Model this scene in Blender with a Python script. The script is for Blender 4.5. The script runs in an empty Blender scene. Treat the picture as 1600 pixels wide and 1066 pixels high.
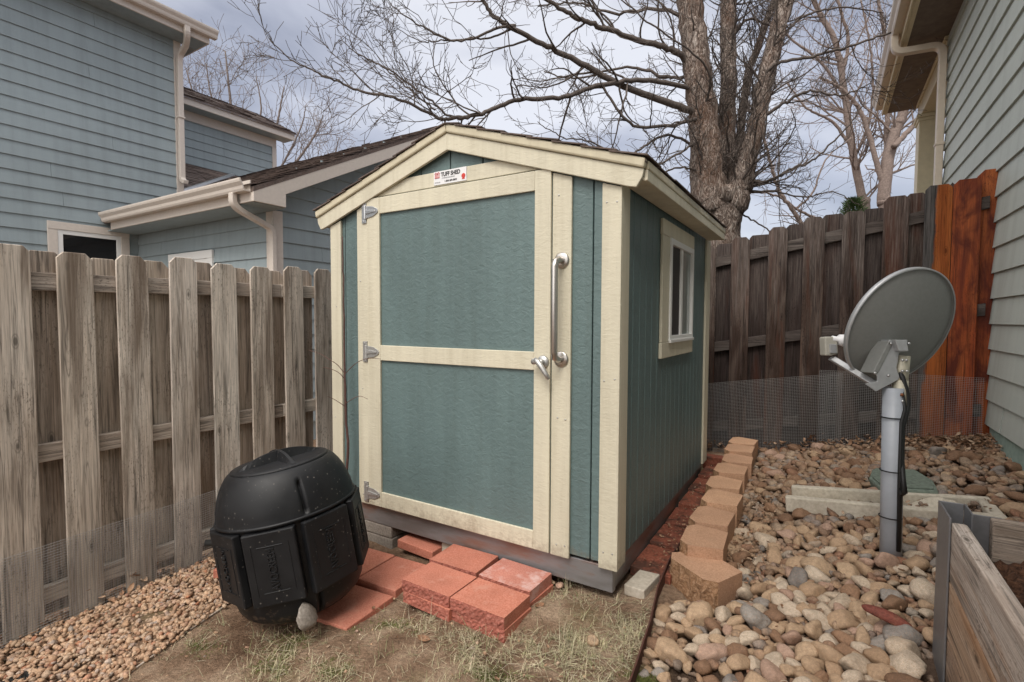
import bpy, math, random
import numpy as np
from mathutils import Vector, Matrix
rnd = random.Random(7); nr = np.random.default_rng(7)
sc = bpy.context.scene
COL = sc.collection

# ---------------------------------------------------------------- camera
CAM = np.array([2.342, -2.1533, 1.1258])
F = 796.92
_pi, _ro, _ya = 0.0433, 0.0039, 0.5531
_cy, _sy, _cp, _sp = math.cos(_ya), math.sin(_ya), math.cos(_pi), math.sin(_pi)
_fw = np.array([-_sy*_cp, _cy*_cp, -_sp]); _rt = np.array([_cy, _sy, 0.0]); _up = np.cross(_rt, _fw)
_c, _s = math.cos(_ro), math.sin(_ro)
CR, CU, CF = _c*_rt + _s*_up, -_s*_rt + _c*_up, _fw
cd = bpy.data.cameras.new('camera'); cam = bpy.data.objects.new('camera', cd); COL.objects.link(cam)
cd.sensor_width = 36.0; cd.lens = F/1600*36; cd.clip_start = 0.02; cd.clip_end = 500
cam.matrix_world = Matrix(((CR[0], CU[0], -CF[0], CAM[0]), (CR[1], CU[1], -CF[1], CAM[1]), (CR[2], CU[2], -CF[2], CAM[2]), (0, 0, 0, 1)))
sc.camera = cam

# ---------------------------------------------------------------- light
SUN_DIR = Vector((0.12, -0.60, 0.80)).normalized()      # towards the sun behind thin cloud
el = math.asin(SUN_DIR.z); az = math.atan2(SUN_DIR.x, SUN_DIR.y)
w = bpy.data.worlds.new('World'); sc.world = w; w.use_nodes = True
nt = w.node_tree; nt.nodes.clear(); N = nt.nodes.new; L = nt.links.new
out = N('ShaderNodeOutputWorld'); bg = N('ShaderNodeBackground'); bg.inputs[1].default_value = 0.10
sky = N('ShaderNodeTexSky'); sky.sky_type = 'NISHITA'; sky.sun_disc = False; sky.sun_elevation = el; sky.sun_rotation = az; sky.dust_density = 2.0
tc = N('ShaderNodeTexCoord'); mp = N('ShaderNodeMapping'); mp.inputs['Scale'].default_value = (1.0, 1.0, 2.4); mp.inputs['Location'].default_value = (3.1, 0.4, 0.2)
nz = N('ShaderNodeTexNoise'); nz.inputs['Scale'].default_value = 2.1; nz.inputs['Detail'].default_value = 6; nz.inputs['Roughness'].default_value = 0.48; nz.inputs['Distortion'].default_value = 0.4
cr = N('ShaderNodeValToRGB'); e = cr.color_ramp.elements
e[0].position = 0.38; e[0].color = (1.32, 1.38, 1.66, 1); e[1].position = 0.64; e[1].color = (3.1, 3.12, 3.3, 1)
m = e.new(0.50); m.color = (1.98, 2.04, 2.34, 1)
# unseen sky towards the zenith and behind the camera, brightened to light the scene
dot = N('ShaderNodeVectorMath'); dot.operation = 'DOT_PRODUCT'; dot.inputs[1].default_value = Vector((-0.1, -0.55, 0.83)).normalized()
mr = N('ShaderNodeMapRange'); mr.inputs['From Min'].default_value = 0.22; mr.inputs['From Max'].default_value = 1.0; mr.inputs['To Min'].default_value = 0.0; mr.inputs['To Max'].default_value = 1.0
sc1 = N('ShaderNodeMix'); sc1.data_type = 'RGBA'; sc1.inputs[7].default_value = (8.6, 8.2, 7.7, 1)   # bright cloud added overhead, out of frame, near white
mx = N('ShaderNodeMix'); mx.data_type = 'RGBA'; mx.inputs[0].default_value = 0.88
L(tc.outputs['Generated'], mp.inputs[0]); L(mp.outputs[0], nz.inputs[0]); L(nz.outputs[0], cr.inputs[0])
L(tc.outputs['Generated'], dot.inputs[0]); L(dot.outputs['Value'], mr.inputs[0])
L(cr.outputs[0], sc1.inputs[6]); L(mr.outputs[0], sc1.inputs[0])
L(sky.outputs[0], mx.inputs[6]); L(sc1.outputs[2], mx.inputs[7]); L(mx.outputs[2], bg.inputs[0]); L(bg.outputs[0], out.inputs[0])
sl = bpy.data.lights.new('sun', 'SUN'); sl.energy = 0.8; sl.angle = math.radians(25); sl.color = (1.0, 0.95, 0.88)
so = bpy.data.objects.new('sun', sl); COL.objects.link(so); so.location = (0, -6, 12)
so.rotation_euler = SUN_DIR.to_track_quat('Z', 'Y').to_euler()
sc.view_settings.view_transform = 'Standard'; sc.view_settings.look = 'None'; sc.view_settings.gamma = 1; sc.view_settings.exposure = 1.5

# ---------------------------------------------------------------- pixel helpers (photo pixels, 1600 x 1066)
def ray(u, v): return CR*((u-800)/F) - CU*((v-533)/F) + CF
def on(u, v, **k):
    r = ray(u, v); a, val = list(k.items())[0]; i = 'xyz'.index(a)
    return CAM + r*((val-CAM[i])/r[i])
def at(u, v, d): return CAM + ray(u, v)*d

# ---------------------------------------------------------------- mesh builder
class MB:
    def __init__(s): s.v = []; s.f = []; s.n = 0; s.mi = []
    def add(s, v, faces, mi=0):
        v = np.asarray(v, float).reshape(-1, 3)
        for fa in faces:
            fa = np.asarray(fa, int)
            if fa.ndim == 1: fa = fa[None]
            s.f.append(fa + s.n); s.mi.append(np.full(len(fa), mi, int))
        s.v.append(v); s.n += len(v)
    def box(s, a, b, M=None, mi=0):
        x0, y0, z0 = a; x1, y1, z1 = b
        v = np.array([(x0,y0,z0),(x1,y0,z0),(x1,y1,z0),(x0,y1,z0),(x0,y0,z1),(x1,y0,z1),(x1,y1,z1),(x0,y1,z1)], float)
        if M is not None: v = tr(v, M)
        s.add(v, [[[0,3,2,1],[4,5,6,7],[0,1,5,4],[1,2,6,5],[2,3,7,6],[3,0,4,7]]], mi)
    def prism(s, poly, d, mi=0):       # poly: 3D points in a plane, extruded by vector d
        p = np.asarray(poly, float); n = len(p); d = np.asarray(d, float)
        nn = np.zeros(3)
        for i in range(n): nn += np.cross(p[i]-p[0], p[(i+1) % n]-p[0])
        if np.dot(nn, d) > 0: p = p[::-1]
        v = np.vstack([p, p+d]); fs = [list(range(n)), list(range(2*n-1, n-1, -1))]
        s.add(v, [fs[0], fs[1], [[(i+1) % n, i, n+i, n+(i+1) % n] for i in range(n)]], mi)
    def tube(s, pts, rad, n=8, caps=True, mi=0, jit=0):
        p = np.asarray(pts, float); m = len(p); rad = np.broadcast_to(np.asarray(rad, float), (m,))
        t = np.gradient(p, axis=0); t /= np.linalg.norm(t, axis=1)[:, None]+1e-12
        a = np.array([0, 0, 1.0]) if abs(t[0][2]) < .9 else np.array([1.0, 0, 0])
        u = np.cross(t[0], a); u /= np.linalg.norm(u); U = []
        for i in range(m):
            u = u - t[i]*np.dot(u, t[i]); u /= np.linalg.norm(u)+1e-12; U.append(u)
        U = np.array(U); V = np.cross(t, U)
        an = np.arange(n)*2*np.pi/n
        R = rad[:, None]*np.ones(n)[None]
        if jit: R = R*(1+jit*nr.normal(size=(m, n)))
        v = p[:, None, :] + R[..., None]*(np.cos(an)[None, :, None]*U[:, None, :] + np.sin(an)[None, :, None]*V[:, None, :])
        i, j = np.meshgrid(np.arange(m-1), np.arange(n), indexing='ij'); j2 = (j+1) % n
        q = np.stack([i*n+j, i*n+j2, (i+1)*n+j2, (i+1)*n+j], -1).reshape(-1, 4)
        fs = [q]
        if caps and n > 2: fs += [list(range(n))[::-1], [(m-1)*n+k for k in range(n)]]
        s.add(v.reshape(-1, 3), fs, mi)
    def lathe(s, prof, n=48, M=None, mi=0, caps=True, mod=None):   # prof: (r, z)
        pr = np.asarray(prof, float); m = len(pr); an = np.arange(n)*2*np.pi/n
        R = np.repeat(pr[:, :1], n, 1)
        if mod is not None: R = mod(R, pr[:, 1], an)
        v = np.stack([R*np.cos(an), R*np.sin(an), np.repeat(pr[:, 1:], n, 1)], -1).reshape(-1, 3)
        if M is not None: v = tr(v, M)
        i, j = np.meshgrid(np.arange(m-1), np.arange(n), indexing='ij'); j2 = (j+1) % n
        q = np.stack([i*n+j, i*n+j2, (i+1)*n+j2, (i+1)*n+j], -1).reshape(-1, 4)
        fs = [q]
        if caps: fs += [list(range(n))[::-1], [(m-1)*n+k for k in range(n)]]
        s.add(v, fs, mi)
    def build(s, name, mats, parent=None, smooth=False, bevel=0, seg=2):
        V = np.concatenate(s.v) if s.v else np.zeros((0, 3))
        if parent is not None:
            q = parent; off = np.zeros(3)
            while q is not None: off += np.array(q.location); q = q.parent
            V = V - off
        me = bpy.data.meshes.new(name)
        me.vertices.add(len(V)); me.vertices.foreach_set('co', V.astype(np.float32).ravel())
        tot = np.concatenate([np.full(len(f), f.shape[1]) for f in s.f]); lv = np.concatenate([f.ravel() for f in s.f])
        me.loops.add(len(lv)); me.loops.foreach_set('vertex_index', lv.astype(np.int32))
        st = np.concatenate([[0], np.cumsum(tot)[:-1]])
        me.polygons.add(len(tot)); me.polygons.foreach_set('loop_start', st.astype(np.int32)); me.polygons.foreach_set('loop_total', tot.astype(np.int32))
        if not isinstance(mats, (list, tuple)): mats = [mats]
        for mt in mats: me.materials.append(mt)
        me.polygons.foreach_set('material_index', np.concatenate(s.mi).astype(np.int32))
        me.polygons.foreach_set('use_smooth', np.full(len(tot), smooth))
        me.update(calc_edges=True); me.validate()
        o = bpy.data.objects.new(name, me); COL.objects.link(o)
        if parent is not None: o.parent = parent
        if bevel:
            b = o.modifiers.new('bevel', 'BEVEL'); b.width = bevel; b.segments = seg; b.limit_method = 'ANGLE'; b.angle_limit = math.radians(40)
        return o
def tr(v, M):
    M = np.array(M); return v @ M[:3, :3].T + M[:3, 3]
def frame(o, x, y, z):
    M = np.eye(4); M[:3, 0] = x; M[:3, 1] = y; M[:3, 2] = z; M[:3, 3] = o; return M
def rotz(o, a):
    c, s_ = math.cos(a), math.sin(a); return frame(o, (c, s_, 0), (-s_, c, 0), (0, 0, 1))
def tag(o, label=None, cat=None, group=None, kind=None):
    if label: o['label'] = label
    if cat: o['category'] = cat
    if group: o['group'] = group
    if kind: o['kind'] = kind
    return o
def thing(name, loc, label, cat, group=None):
    o = bpy.data.objects.new(name, None); COL.objects.link(o); o.location = loc; o.empty_display_size = .1
    return tag(o, label, cat, group)

# ---------------------------------------------------------------- materials
def mat(name):
    m_ = bpy.data.materials.new(name); m_.use_nodes = True; t = m_.node_tree; t.nodes.clear()
    o = t.nodes.new('ShaderNodeOutputMaterial'); b = t.nodes.new('ShaderNodeBsdfPrincipled'); t.links.new(b.outputs[0], o.inputs[0])
    return m_, t, b
def coords(t, scale=(1, 1, 1), rand=False, kind='Object'):
    c_ = t.nodes.new('ShaderNodeTexCoord'); mp_ = t.nodes.new('ShaderNodeMapping'); mp_.inputs['Scale'].default_value = scale
    src = c_.outputs[kind]
    if rand:
        oi = t.nodes.new('ShaderNodeObjectInfo'); mu = t.nodes.new('ShaderNodeMath'); mu.operation = 'MULTIPLY'; mu.inputs[1].default_value = 47.0
        t.links.new(oi.outputs['Random'], mu.inputs[0])
        ad = t.nodes.new('ShaderNodeVectorMath'); ad.operation = 'ADD'; t.links.new(src, ad.inputs[0]); t.links.new(mu.outputs[0], ad.inputs[1]); src = ad.outputs[0]
    t.links.new(src, mp_.inputs[0]); return mp_.outputs[0]
def noise(t, vec, scale, detail=4, rough=.55, dist=0):
    n = t.nodes.new('ShaderNodeTexNoise'); n.inputs['Scale'].default_value = scale; n.inputs['Detail'].default_value = detail
    n.inputs['Roughness'].default_value = rough; n.inputs['Distortion'].default_value = dist; t.links.new(vec, n.inputs['Vector']); return n.outputs[0]
def ramp(t, fac, stops):
    r = t.nodes.new('ShaderNodeValToRGB'); el_ = r.color_ramp.elements
    while len(el_) < len(stops): el_.new(.5)
    for q, (p, c_) in zip(el_, stops): q.position = p; q.color = (*c_, 1) if len(c_) == 3 else c_
    t.links.new(fac, r.inputs[0]); return r.outputs[0]
def mixc(t, fac, a, b, mode='MIX'):
    n = t.nodes.new('ShaderNodeMix'); n.data_type = 'RGBA'; n.blend_type = mode
    for s_, i in ((fac, 0), (a, 6), (b, 7)):
        if hasattr(s_, 'is_linked') or hasattr(s_, 'links'): t.links.new(s_, n.inputs[i])
        else: n.inputs[i].default_value = s_ if i == 0 else (*s_, 1)
    return n.outputs[2]
def math_(t, op, a, b):
    n = t.nodes.new('ShaderNodeMath'); n.operation = op
    for s_, i in ((a, 0), (b, 1)):
        if hasattr(s_, 'links'): t.links.new(s_, n.inputs[i])
        else: n.inputs[i].default_value = s_
    return n.outputs[0]
def bump(t, b, h, strength=.5, dist=.005):
    n = t.nodes.new('ShaderNodeBump'); n.inputs['Strength'].default_value = strength; n.inputs['Distance'].default_value = dist
    t.links.new(h, n.inputs['Height']); t.links.new(n.outputs[0], b.inputs['Normal'])
def scl(c_, k): return tuple(x*k for x in c_)

def paint(name, c_, stretch=(22, 22, 60), rough=.55, bs=.5, bd=.004, var=.06):
    """painted embossed wood: fine raised grain, faint uneven colour"""
    m_, t, b = mat(name); v = coords(t, stretch, True)
    n1 = noise(t, v, 1.0, 5, .6, .8); v2 = coords(t, (3, 3, 1.2), True); n2 = noise(t, v2, 1.0, 4)
    col = ramp(t, n2, [(.3, scl(c_, 1-var)), (.7, scl(c_, 1+var))])
    v3 = coords(t, (60, 60, 60)); n3 = noise(t, v3, 1.0, 2); col = mixc(t, ramp(t, n3, [(.62, (0, 0, 0)), (.75, (.25, .25, .25))]), col, scl(c_, .7))
    # vertical fading streaks, scuffs, and soil splashed up the lowest boards
    v4 = coords(t, (14, 14, .9), True); n4 = noise(t, v4, 1.0, 5, .65); col = mixc(t, 1.0, col, ramp(t, n4, [(.32, (.90, .89, .87)), (.5, (1, 1, 1)), (.68, (1.07, 1.07, 1.06))]), 'MULTIPLY')
    ge = t.nodes.new('ShaderNodeNewGeometry'); sx = t.nodes.new('ShaderNodeSeparateXYZ'); t.links.new(ge.outputs['Position'], sx.inputs[0]); n5 = noise(t, coords(t, (38, 38, 30)), 1.0, 5, .75); n6 = noise(t, coords(t, (4, 4, 2)), 1.0, 3)
    f = math_(t, 'ADD', math_(t, 'MULTIPLY', sx.outputs[2], -2.6), math_(t, 'ADD', n5, math_(t, 'MULTIPLY', n6, .55))); col = mixc(t, ramp(t, f, [(.62, (0, 0, 0)), (.95, (.55,)*3)]), col, (.20, .145, .10))
    t.links.new(col, b.inputs['Base Color']); b.inputs['Roughness'].default_value = rough
    bump(t, b, n1, bs, bd); return m_
def siding_mat(name, c_, ax):
    stk = (9, 9, .5)
    st = (1.2, 40, 40) if ax == 'x' else (40, 1.2, 40)
    m_, t, b = mat(name); n1 = noise(t, coords(t, st), 1.0, 5, .6, .5); n2 = noise(t, coords(t, (.7, .7, 1.5)), 1.0, 4)
    col = ramp(t, n2, [(.3, scl(c_, .93)), (.7, scl(c_, 1.06))]); col = mixc(t, ramp(t, n1, [(.55, (0, 0, 0)), (.8, (.3, .3, .3))]), col, scl(c_, .85)); n7 = noise(t, coords(t, stk), 1.0, 5, .65); col = mixc(t, 1.0, col, ramp(t, n7, [(.32, (.90, .90, .89)), (.5, (1, 1, 1)), (.7, (1.06, 1.06, 1.05))]), 'MULTIPLY')
    t.links.new(col, b.inputs['Base Color']); b.inputs['Roughness'].default_value = .6; bump(t, b, n1, .25, .003); return m_
def plain(name, c_, rough=.5, metal=0, bs=0, nscale=40, var=.0, spec=.5):
    m_, t, b = mat(name); n1 = noise(t, coords(t, (1, 1, 1)), nscale, 4)
    col = ramp(t, n1, [(.3, scl(c_, 1-var)), (.7, scl(c_, 1+var))]); t.links.new(col, b.inputs['Base Color'])
    b.inputs['Roughness'].default_value = rough; b.inputs['Metallic'].default_value = metal; b.inputs['Specular IOR Level'].default_value = spec
    if bs: bump(t, b, n1, bs, .004)
    return m_
def wood(name, cols, ax='z', knot=True, rough=.85, stain=None, knotc=(.03, .02, .015)):
    """weathered board: grain streaks along ax, blotches, knots; differs board to board"""
    def st(a, g): return tuple(g if q == ax else a for q in 'xyz')
    m_, t, b = mat(name)
    n1 = noise(t, coords(t, st(55, 1.6), True), 1.0, 6, .65, .9)
    n2 = noise(t, coords(t, st(7, 1.1), True), 1.0, 5, .6, .6)
    n3 = noise(t, coords(t, st(190, 6), True), 1.0, 3, .6, .2)
    col = ramp(t, n2, [(.28, cols[0]), (.48, cols[1]), (.72, cols[2])])
    dark = ramp(t, n1, [(.32, (.38,)*3), (.45, (.95,)*3), (.66, (1.22,)*3)]); col = mixc(t, 1.0, col, dark, 'MULTIPLY')
    fine = ramp(t, n3, [(.3, (.62,)*3), (.5, (1, 1, 1)), (.7, (1.2,)*3)]); col = mixc(t, .9, col, fine, 'MULTIPLY')
    n5 = noise(t, coords(t, st(130, 45), True), 1.0, 3, .7); n6 = noise(t, coords(t, st(6, 2), True), 1.0, 3); sp = mixc(t, 1.0, ramp(t, n5, [(.55, (0, 0, 0)), (.64, (.75,)*3)]), ramp(t, n6, [(.42, (0, 0, 0)), (.62, (1, 1, 1))]), 'MULTIPLY'); col = mixc(t, sp, col, scl(cols[0], .5))
    n8 = noise(t, coords(t, st(24, .75), True), 1.0, 3, .5, .7); ck = math_(t, 'ABSOLUTE', math_(t, 'SUBTRACT', n8, .5), 0); col = mixc(t, 1.0, col, ramp(t, ck, [(.0, (.50,)*3), (.008, (.70,)*3), (.022, (1, 1, 1))]), 'MULTIPLY')
    oi = t.nodes.new('ShaderNodeObjectInfo'); tint = ramp(t, oi.outputs['Random'], [(0, (.72, .68, .66)), (.35, (1.0, .96, .93)), (.7, (.9, .84, .78)), (1, (1.15, 1.14, 1.12))]); col = mixc(t, 1.0, col, tint, 'MULTIPLY')
    if stain:
        n4 = noise(t, coords(t, st(9, .8), True), 1.0, 4, .6, .5); col = mixc(t, ramp(t, n4, [(.54, (0, 0, 0)), (.68, (.8, .8, .8))]), col, stain)
    if knot:
        vo = t.nodes.new('ShaderNodeTexVoronoi'); vo.inputs['Scale'].default_value = 1.0; t.links.new(coords(t, st(9, 3.4), True), vo.inputs['Vector'])
        k = ramp(t, vo.outputs['Distance'], [(.05, (.85,)*3), (.075, (.35,)*3), (.09, (.1,)*3), (.105, (.5,)*3), (.14, (0, 0, 0))]); col = mixc(t, k, col, scl(cols[0], .33))
    t.links.new(col, b.inputs['Base Color']); b.inputs['Roughness'].default_value = rough; b.inputs['Specular IOR Level'].default_value = .25
    bump(t, b, math_(t, 'ADD', n1, math_(t, 'MULTIPLY', n3, .6)), .55, .004); return m_

CREAM = (.60, .558, .435); TEAL = (.112, .165, .166); TRIM = (.62, .56, .50); BLUE = (.288, .345, .366); SAGE = (.475, .515, .475)
M_cream = paint('cream_paint', CREAM); M_teal = paint('teal_paint', TEAL, (26, 26, 34), .5, .75, .006, .1)
M_creamdark = paint('cream_roof_edge_paint', (.56, .505, .37), (10, 10, 10), .5, .15)
M_trim = plain('beige_trim_paint', TRIM, .5, 0, .05, 30, .04); M_sid_y = siding_mat('blue_lap_siding_y', BLUE, 'y'); M_sid_x = siding_mat('blue_lap_siding_x', BLUE, 'x')
M_sage = siding_mat('sage_lap_siding', SAGE, 'y'); M_ytrim = plain('pale_yellow_trim_paint', (.62, .54, .36), .5, 0, .05, 20, .05)
M_ltrim = plain('cream_gutter_paint', (.64, .55, .44), .4, 0, .03, 20, .04)
M_soffit = plain('brown_soffit_board', (.16, .125, .10), .8, 0, .2, 12, .2)
M_found = plain('green_painted_concrete', (.30, .40, .355), .8, 0, .5, 25, .12)
M_vinyl = plain('white_vinyl', (.78, .78, .76), .35); M_glass, _t, _b = mat('dark_window_glass')
_b.inputs['Base Color'].default_value = (.012, .012, .013, 1); _b.inputs['Roughness'].default_value = .03; _b.inputs['Specular IOR Level'].default_value = .5
M_screen = plain('insect_screen', (.035, .03, .03), .7)
M_paleglass = plain('painted_reflection_glass', (.25, .29, .28), .05, 0, 0, 4, .1, .9)  # pale base colour stands in for the reflection
M_steel = plain('brushed_steel', (.55, .52, .49), .33, 1.0, .05, 200, .08); M_zinc = plain('zinc_plated_steel', (.62, .62, .63), .3, .9, .1, 60, .12); M_nickel = plain('cast_grey_metal', (.50, .50, .49), .4, .7, .1, 90, .1)
def skid_mat():
    m_, t, b = mat('galvanized_base'); n2 = noise(t, coords(t, (2, 2, 9)), 1.0, 5, .6)
    col = ramp(t, n2, [(.35, (.20, .19, .185)), (.5, (.27, .265, .27)), (.62, (.26, .17, .14))]); t.links.new(col, b.inputs['Base Color'])
    b.inputs['Roughness'].default_value = .42; b.inputs['Metallic'].default_value = .45; bump(t, b, n2, .1); return m_
M_skid = skid_mat()
M_black = plain('black_line', (.012,)*3, .7); M_white = plain('white_enamel', (.75, .75, .76), .4); M_red = plain('red_enamel', (.55, .04, .03), .5)
LW = [(.34, .295, .25), (.52, .475, .425), (.67, .635, .585)]
M_picket = wood('weathered_grey_board', LW, 'z', stain=(.155, .115, .085)); M_picket_b = wood('weathered_brown_board', [(.28, .23, .19), (.44, .385, .33), (.58, .53, .475)], 'z', stain=(.22, .16, .11))
M_rail_y = wood('weathered_rail_y', [(.28, .235, .195), (.44, .39, .34), (.58, .53, .475)], 'y', False); M_rail_x = wood('weathered_rail_x', [(.045, .036, .032), (.095, .080, .074), (.16, .145, .135)], 'x', False)
M_dpicket = wood('dark_weathered_board', [(.018, .010, .008), (.052, .033, .026), (.155, .122, .106)], 'z', stain=(.085, .026, .012))
M_dpicket_b = wood('dark_rear_board', [(.022, .015, .013), (.042, .03, .028), (.085, .07, .066)], 'z', stain=(.05, .015, .008))  # darker board tones for the rear pickets
M_orange = wood('orange_stained_board', [(.17, .032, .012), (.30, .066, .018), (.42, .125, .036)], 'z', stain=(.10, .018, .010), rough=.55)
M_halfor = wood('half_stained_board', [(.30, .075, .018), (.40, .12, .03), (.50, .19, .06)], 'z', stain=(.10, .03, .012))
def half_grey(m_):
    t = m_.node_tree; b = [n for n in t.nodes if n.type == 'BSDF_PRINCIPLED'][0]; src = b.inputs['Base Color'].links[0].from_socket
    c_ = t.nodes.new('ShaderNodeTexCoord'); sx = t.nodes.new('ShaderNodeSeparateXYZ'); t.links.new(c_.outputs['Generated'], sx.inputs[0]); n = noise(t, coords(t, (14, 14, 3.5)), 1.0, 5, .65)
    f = math_(t, 'ADD', sx.outputs[0], math_(t, 'MULTIPLY', math_(t, 'SUBTRACT', n, .5), .55)); f2 = math_(t, 'ADD', f, math_(t, 'MULTIPLY', math_(t, 'SUBTRACT', sx.outputs[2], .8), -.35))
    gr = noise(t, coords(t, (60, 60, 2.5)), 1.0, 4, .7); g = ramp(t, gr, [(.35, (.03, .027, .026)), (.6, (.115, .105, .10))])
    t.links.new(mixc(t, ramp(t, f2, [(.34, (0, 0, 0)), (.42, (1, 1, 1))]), g, src), b.inputs['Base Color'])
half_grey(M_halfor)
def burn(m_):
    t = m_.node_tree; b = [n for n in t.nodes if n.type == 'BSDF_PRINCIPLED'][0]; src = b.inputs['Base Color'].links[0].from_socket; n = noise(t, coords(t, (6, 6, 2.6), True), 1.0, 4, .6, .8)
    t.links.new(mixc(t, ramp(t, n, [(.47, (0, 0, 0)), (.64, (.92,)*3)]), src, (.085, .014, .007)), b.inputs['Base Color'])
burn(M_orange)
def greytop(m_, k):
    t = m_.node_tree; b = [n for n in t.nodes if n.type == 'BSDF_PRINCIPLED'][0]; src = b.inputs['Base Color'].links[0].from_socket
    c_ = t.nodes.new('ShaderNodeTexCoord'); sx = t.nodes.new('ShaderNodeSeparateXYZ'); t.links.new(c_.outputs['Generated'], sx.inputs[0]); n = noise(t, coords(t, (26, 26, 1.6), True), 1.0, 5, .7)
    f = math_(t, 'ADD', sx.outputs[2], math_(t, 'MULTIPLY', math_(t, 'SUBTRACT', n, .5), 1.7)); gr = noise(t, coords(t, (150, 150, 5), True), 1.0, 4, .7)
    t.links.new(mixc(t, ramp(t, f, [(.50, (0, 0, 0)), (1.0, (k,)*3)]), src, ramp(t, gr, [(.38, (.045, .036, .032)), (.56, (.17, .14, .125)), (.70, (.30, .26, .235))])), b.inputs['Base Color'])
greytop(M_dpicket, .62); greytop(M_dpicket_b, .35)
M_bed = wood('aged_planter_plank', [(.26, .20, .16), (.38, .33, .295), (.48, .44, .41)], 'y', stain=(.33, .18, .09)); M_bed_low = wood('stained_planter_plank', [(.24, .15, .095), (.37, .265, .19), (.48, .40, .33)], 'y', stain=(.38, .20, .10)); M_bed_x = wood('aged_planter_plank_x', [(.24, .19, .15), (.34, .29, .25), (.44, .39, .35)], 'x')
M_bracket = plain('grey_metal_bracket', (.24, .24, .25), .45, .6, .05, 60, .08)
def plastic():
    m_, t, b = mat('black_plastic'); n1 = noise(t, coords(t), 7, 5, .6)
    vo = t.nodes.new('ShaderNodeTexVoronoi'); vo.inputs['Scale'].default_value = 42; t.links.new(coords(t), vo.inputs['Vector'])
    n3 = noise(t, coords(t), 9, 3)
    sp = ramp(t, vo.outputs['Distance'], [(.10, (1, 1, 1)), (.17, (0, 0, 0))]); sp = mixc(t, 1.0, sp, ramp(t, n3, [(.42, (0, 0, 0)), (.58, (.9,)*3)]), 'MULTIPLY')
    col = ramp(t, n1, [(.35, (.0055, .006, .0075)), (.75, (.012, .0125, .014))]); dz = t.nodes.new('ShaderNodeNewGeometry'); sz_ = t.nodes.new('ShaderNodeSeparateXYZ'); t.links.new(dz.outputs['Position'], sz_.inputs[0]); n9 = noise(t, coords(t), 26, 5, .75); mud = ramp(t, math_(t, 'ADD', math_(t, 'MULTIPLY', sz_.outputs[2], -2.2), n9), [(.85, (0, 0, 0)), (1.12, (.7,)*3)]); col = mixc(t, sp, col, (.12, .11, .10)); col = mixc(t, mud, col, (.13, .09, .06))
    t.links.new(col, b.inputs['Base Color']); t.links.new(ramp(t, n1, [(.3, (.42,)*3), (.7, (.60,)*3)]), b.inputs['Roughness']); b.inputs['Specular IOR Level'].default_value = .36; bump(t, b, n1, .08, .004); return m_
M_plastic = plastic(); M_cord = plain('black_rubber', (.012,)*3, .45)
def speck(name, cols, scale=140, rough=.9, bs=.5, blotch=None, per='rand', bd=.003):
    m_, t, b = mat(name); n1 = noise(t, coords(t, (1, 1, 1), True), scale, 3, .7); n2 = noise(t, coords(t, (1, 1, 1), True), 6, 4, .6)
    col = ramp(t, n1, [(.3, cols[0]), (.5, cols[1]), (.7, cols[2])])
    col = mixc(t, 1.0, col, ramp(t, n2, [(.3, (.86,)*3), (.7, (1.1,)*3)]), 'MULTIPLY')
    oi = t.nodes.new('ShaderNodeObjectInfo'); col = mixc(t, 1.0, col, ramp(t, oi.outputs['Random'], [(0, (.86, .84, .84)), (1, (1.08, 1.08, 1.06))]), 'MULTIPLY')
    if blotch:
        n3 = noise(t, coords(t, (1, 1, 1), True), 9, 4, .65); col = mixc(t, ramp(t, n3, [(blotch[1], (0, 0, 0)), (blotch[1]+.14, (.85,)*3)]), col, blotch[0])
    t.links.new(col, b.inputs['Base Color']); b.inputs['Roughness'].default_value = rough; b.inputs['Specular IOR Level'].default_value = .25; bump(t, b, n1, bs, bd); return m_
M_brick = speck('red_concrete_paver', [(.42, .145, .092), (.53, .202, .138), (.60, .268, .195)], blotch=((.52, .25, .185), .56))
M_brick_pale = speck('red_paver_with_efflorescence', [(.42, .16, .115), (.52, .215, .165), (.60, .29, .235)], blotch=((.60, .42, .39), .5))
M_split = speck('split_face_red', [(.24, .078, .055), (.37, .125, .092), (.49, .205, .16)], 70, .95, .8, bd=.006)
M_brick_dark = speck('damp_dark_paver', [(.15, .045, .028), (.24, .078, .048), (.32, .12, .08)], 60, .7, .5, ((.06, .034, .025), .46))
M_block = speck('tan_wall_block', [(.42, .245, .15), (.54, .325, .205), (.63, .41, .28)]); M_blockface = speck('tan_split_face', [(.26, .145, .075), (.40, .235, .13), (.54, .35, .22)], 70, .95, 1.0, bd=.012)
M_conc = speck('pale_concrete', [(.44, .39, .32), (.54, .49, .405), (.62, .57, .49)], 50, .9, .4, ((.42, .36, .28), .58)); M_greyconc = speck('grey_concrete', [(.21, .185, .16), (.30, .27, .235), (.38, .35, .31)], 80)
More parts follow.
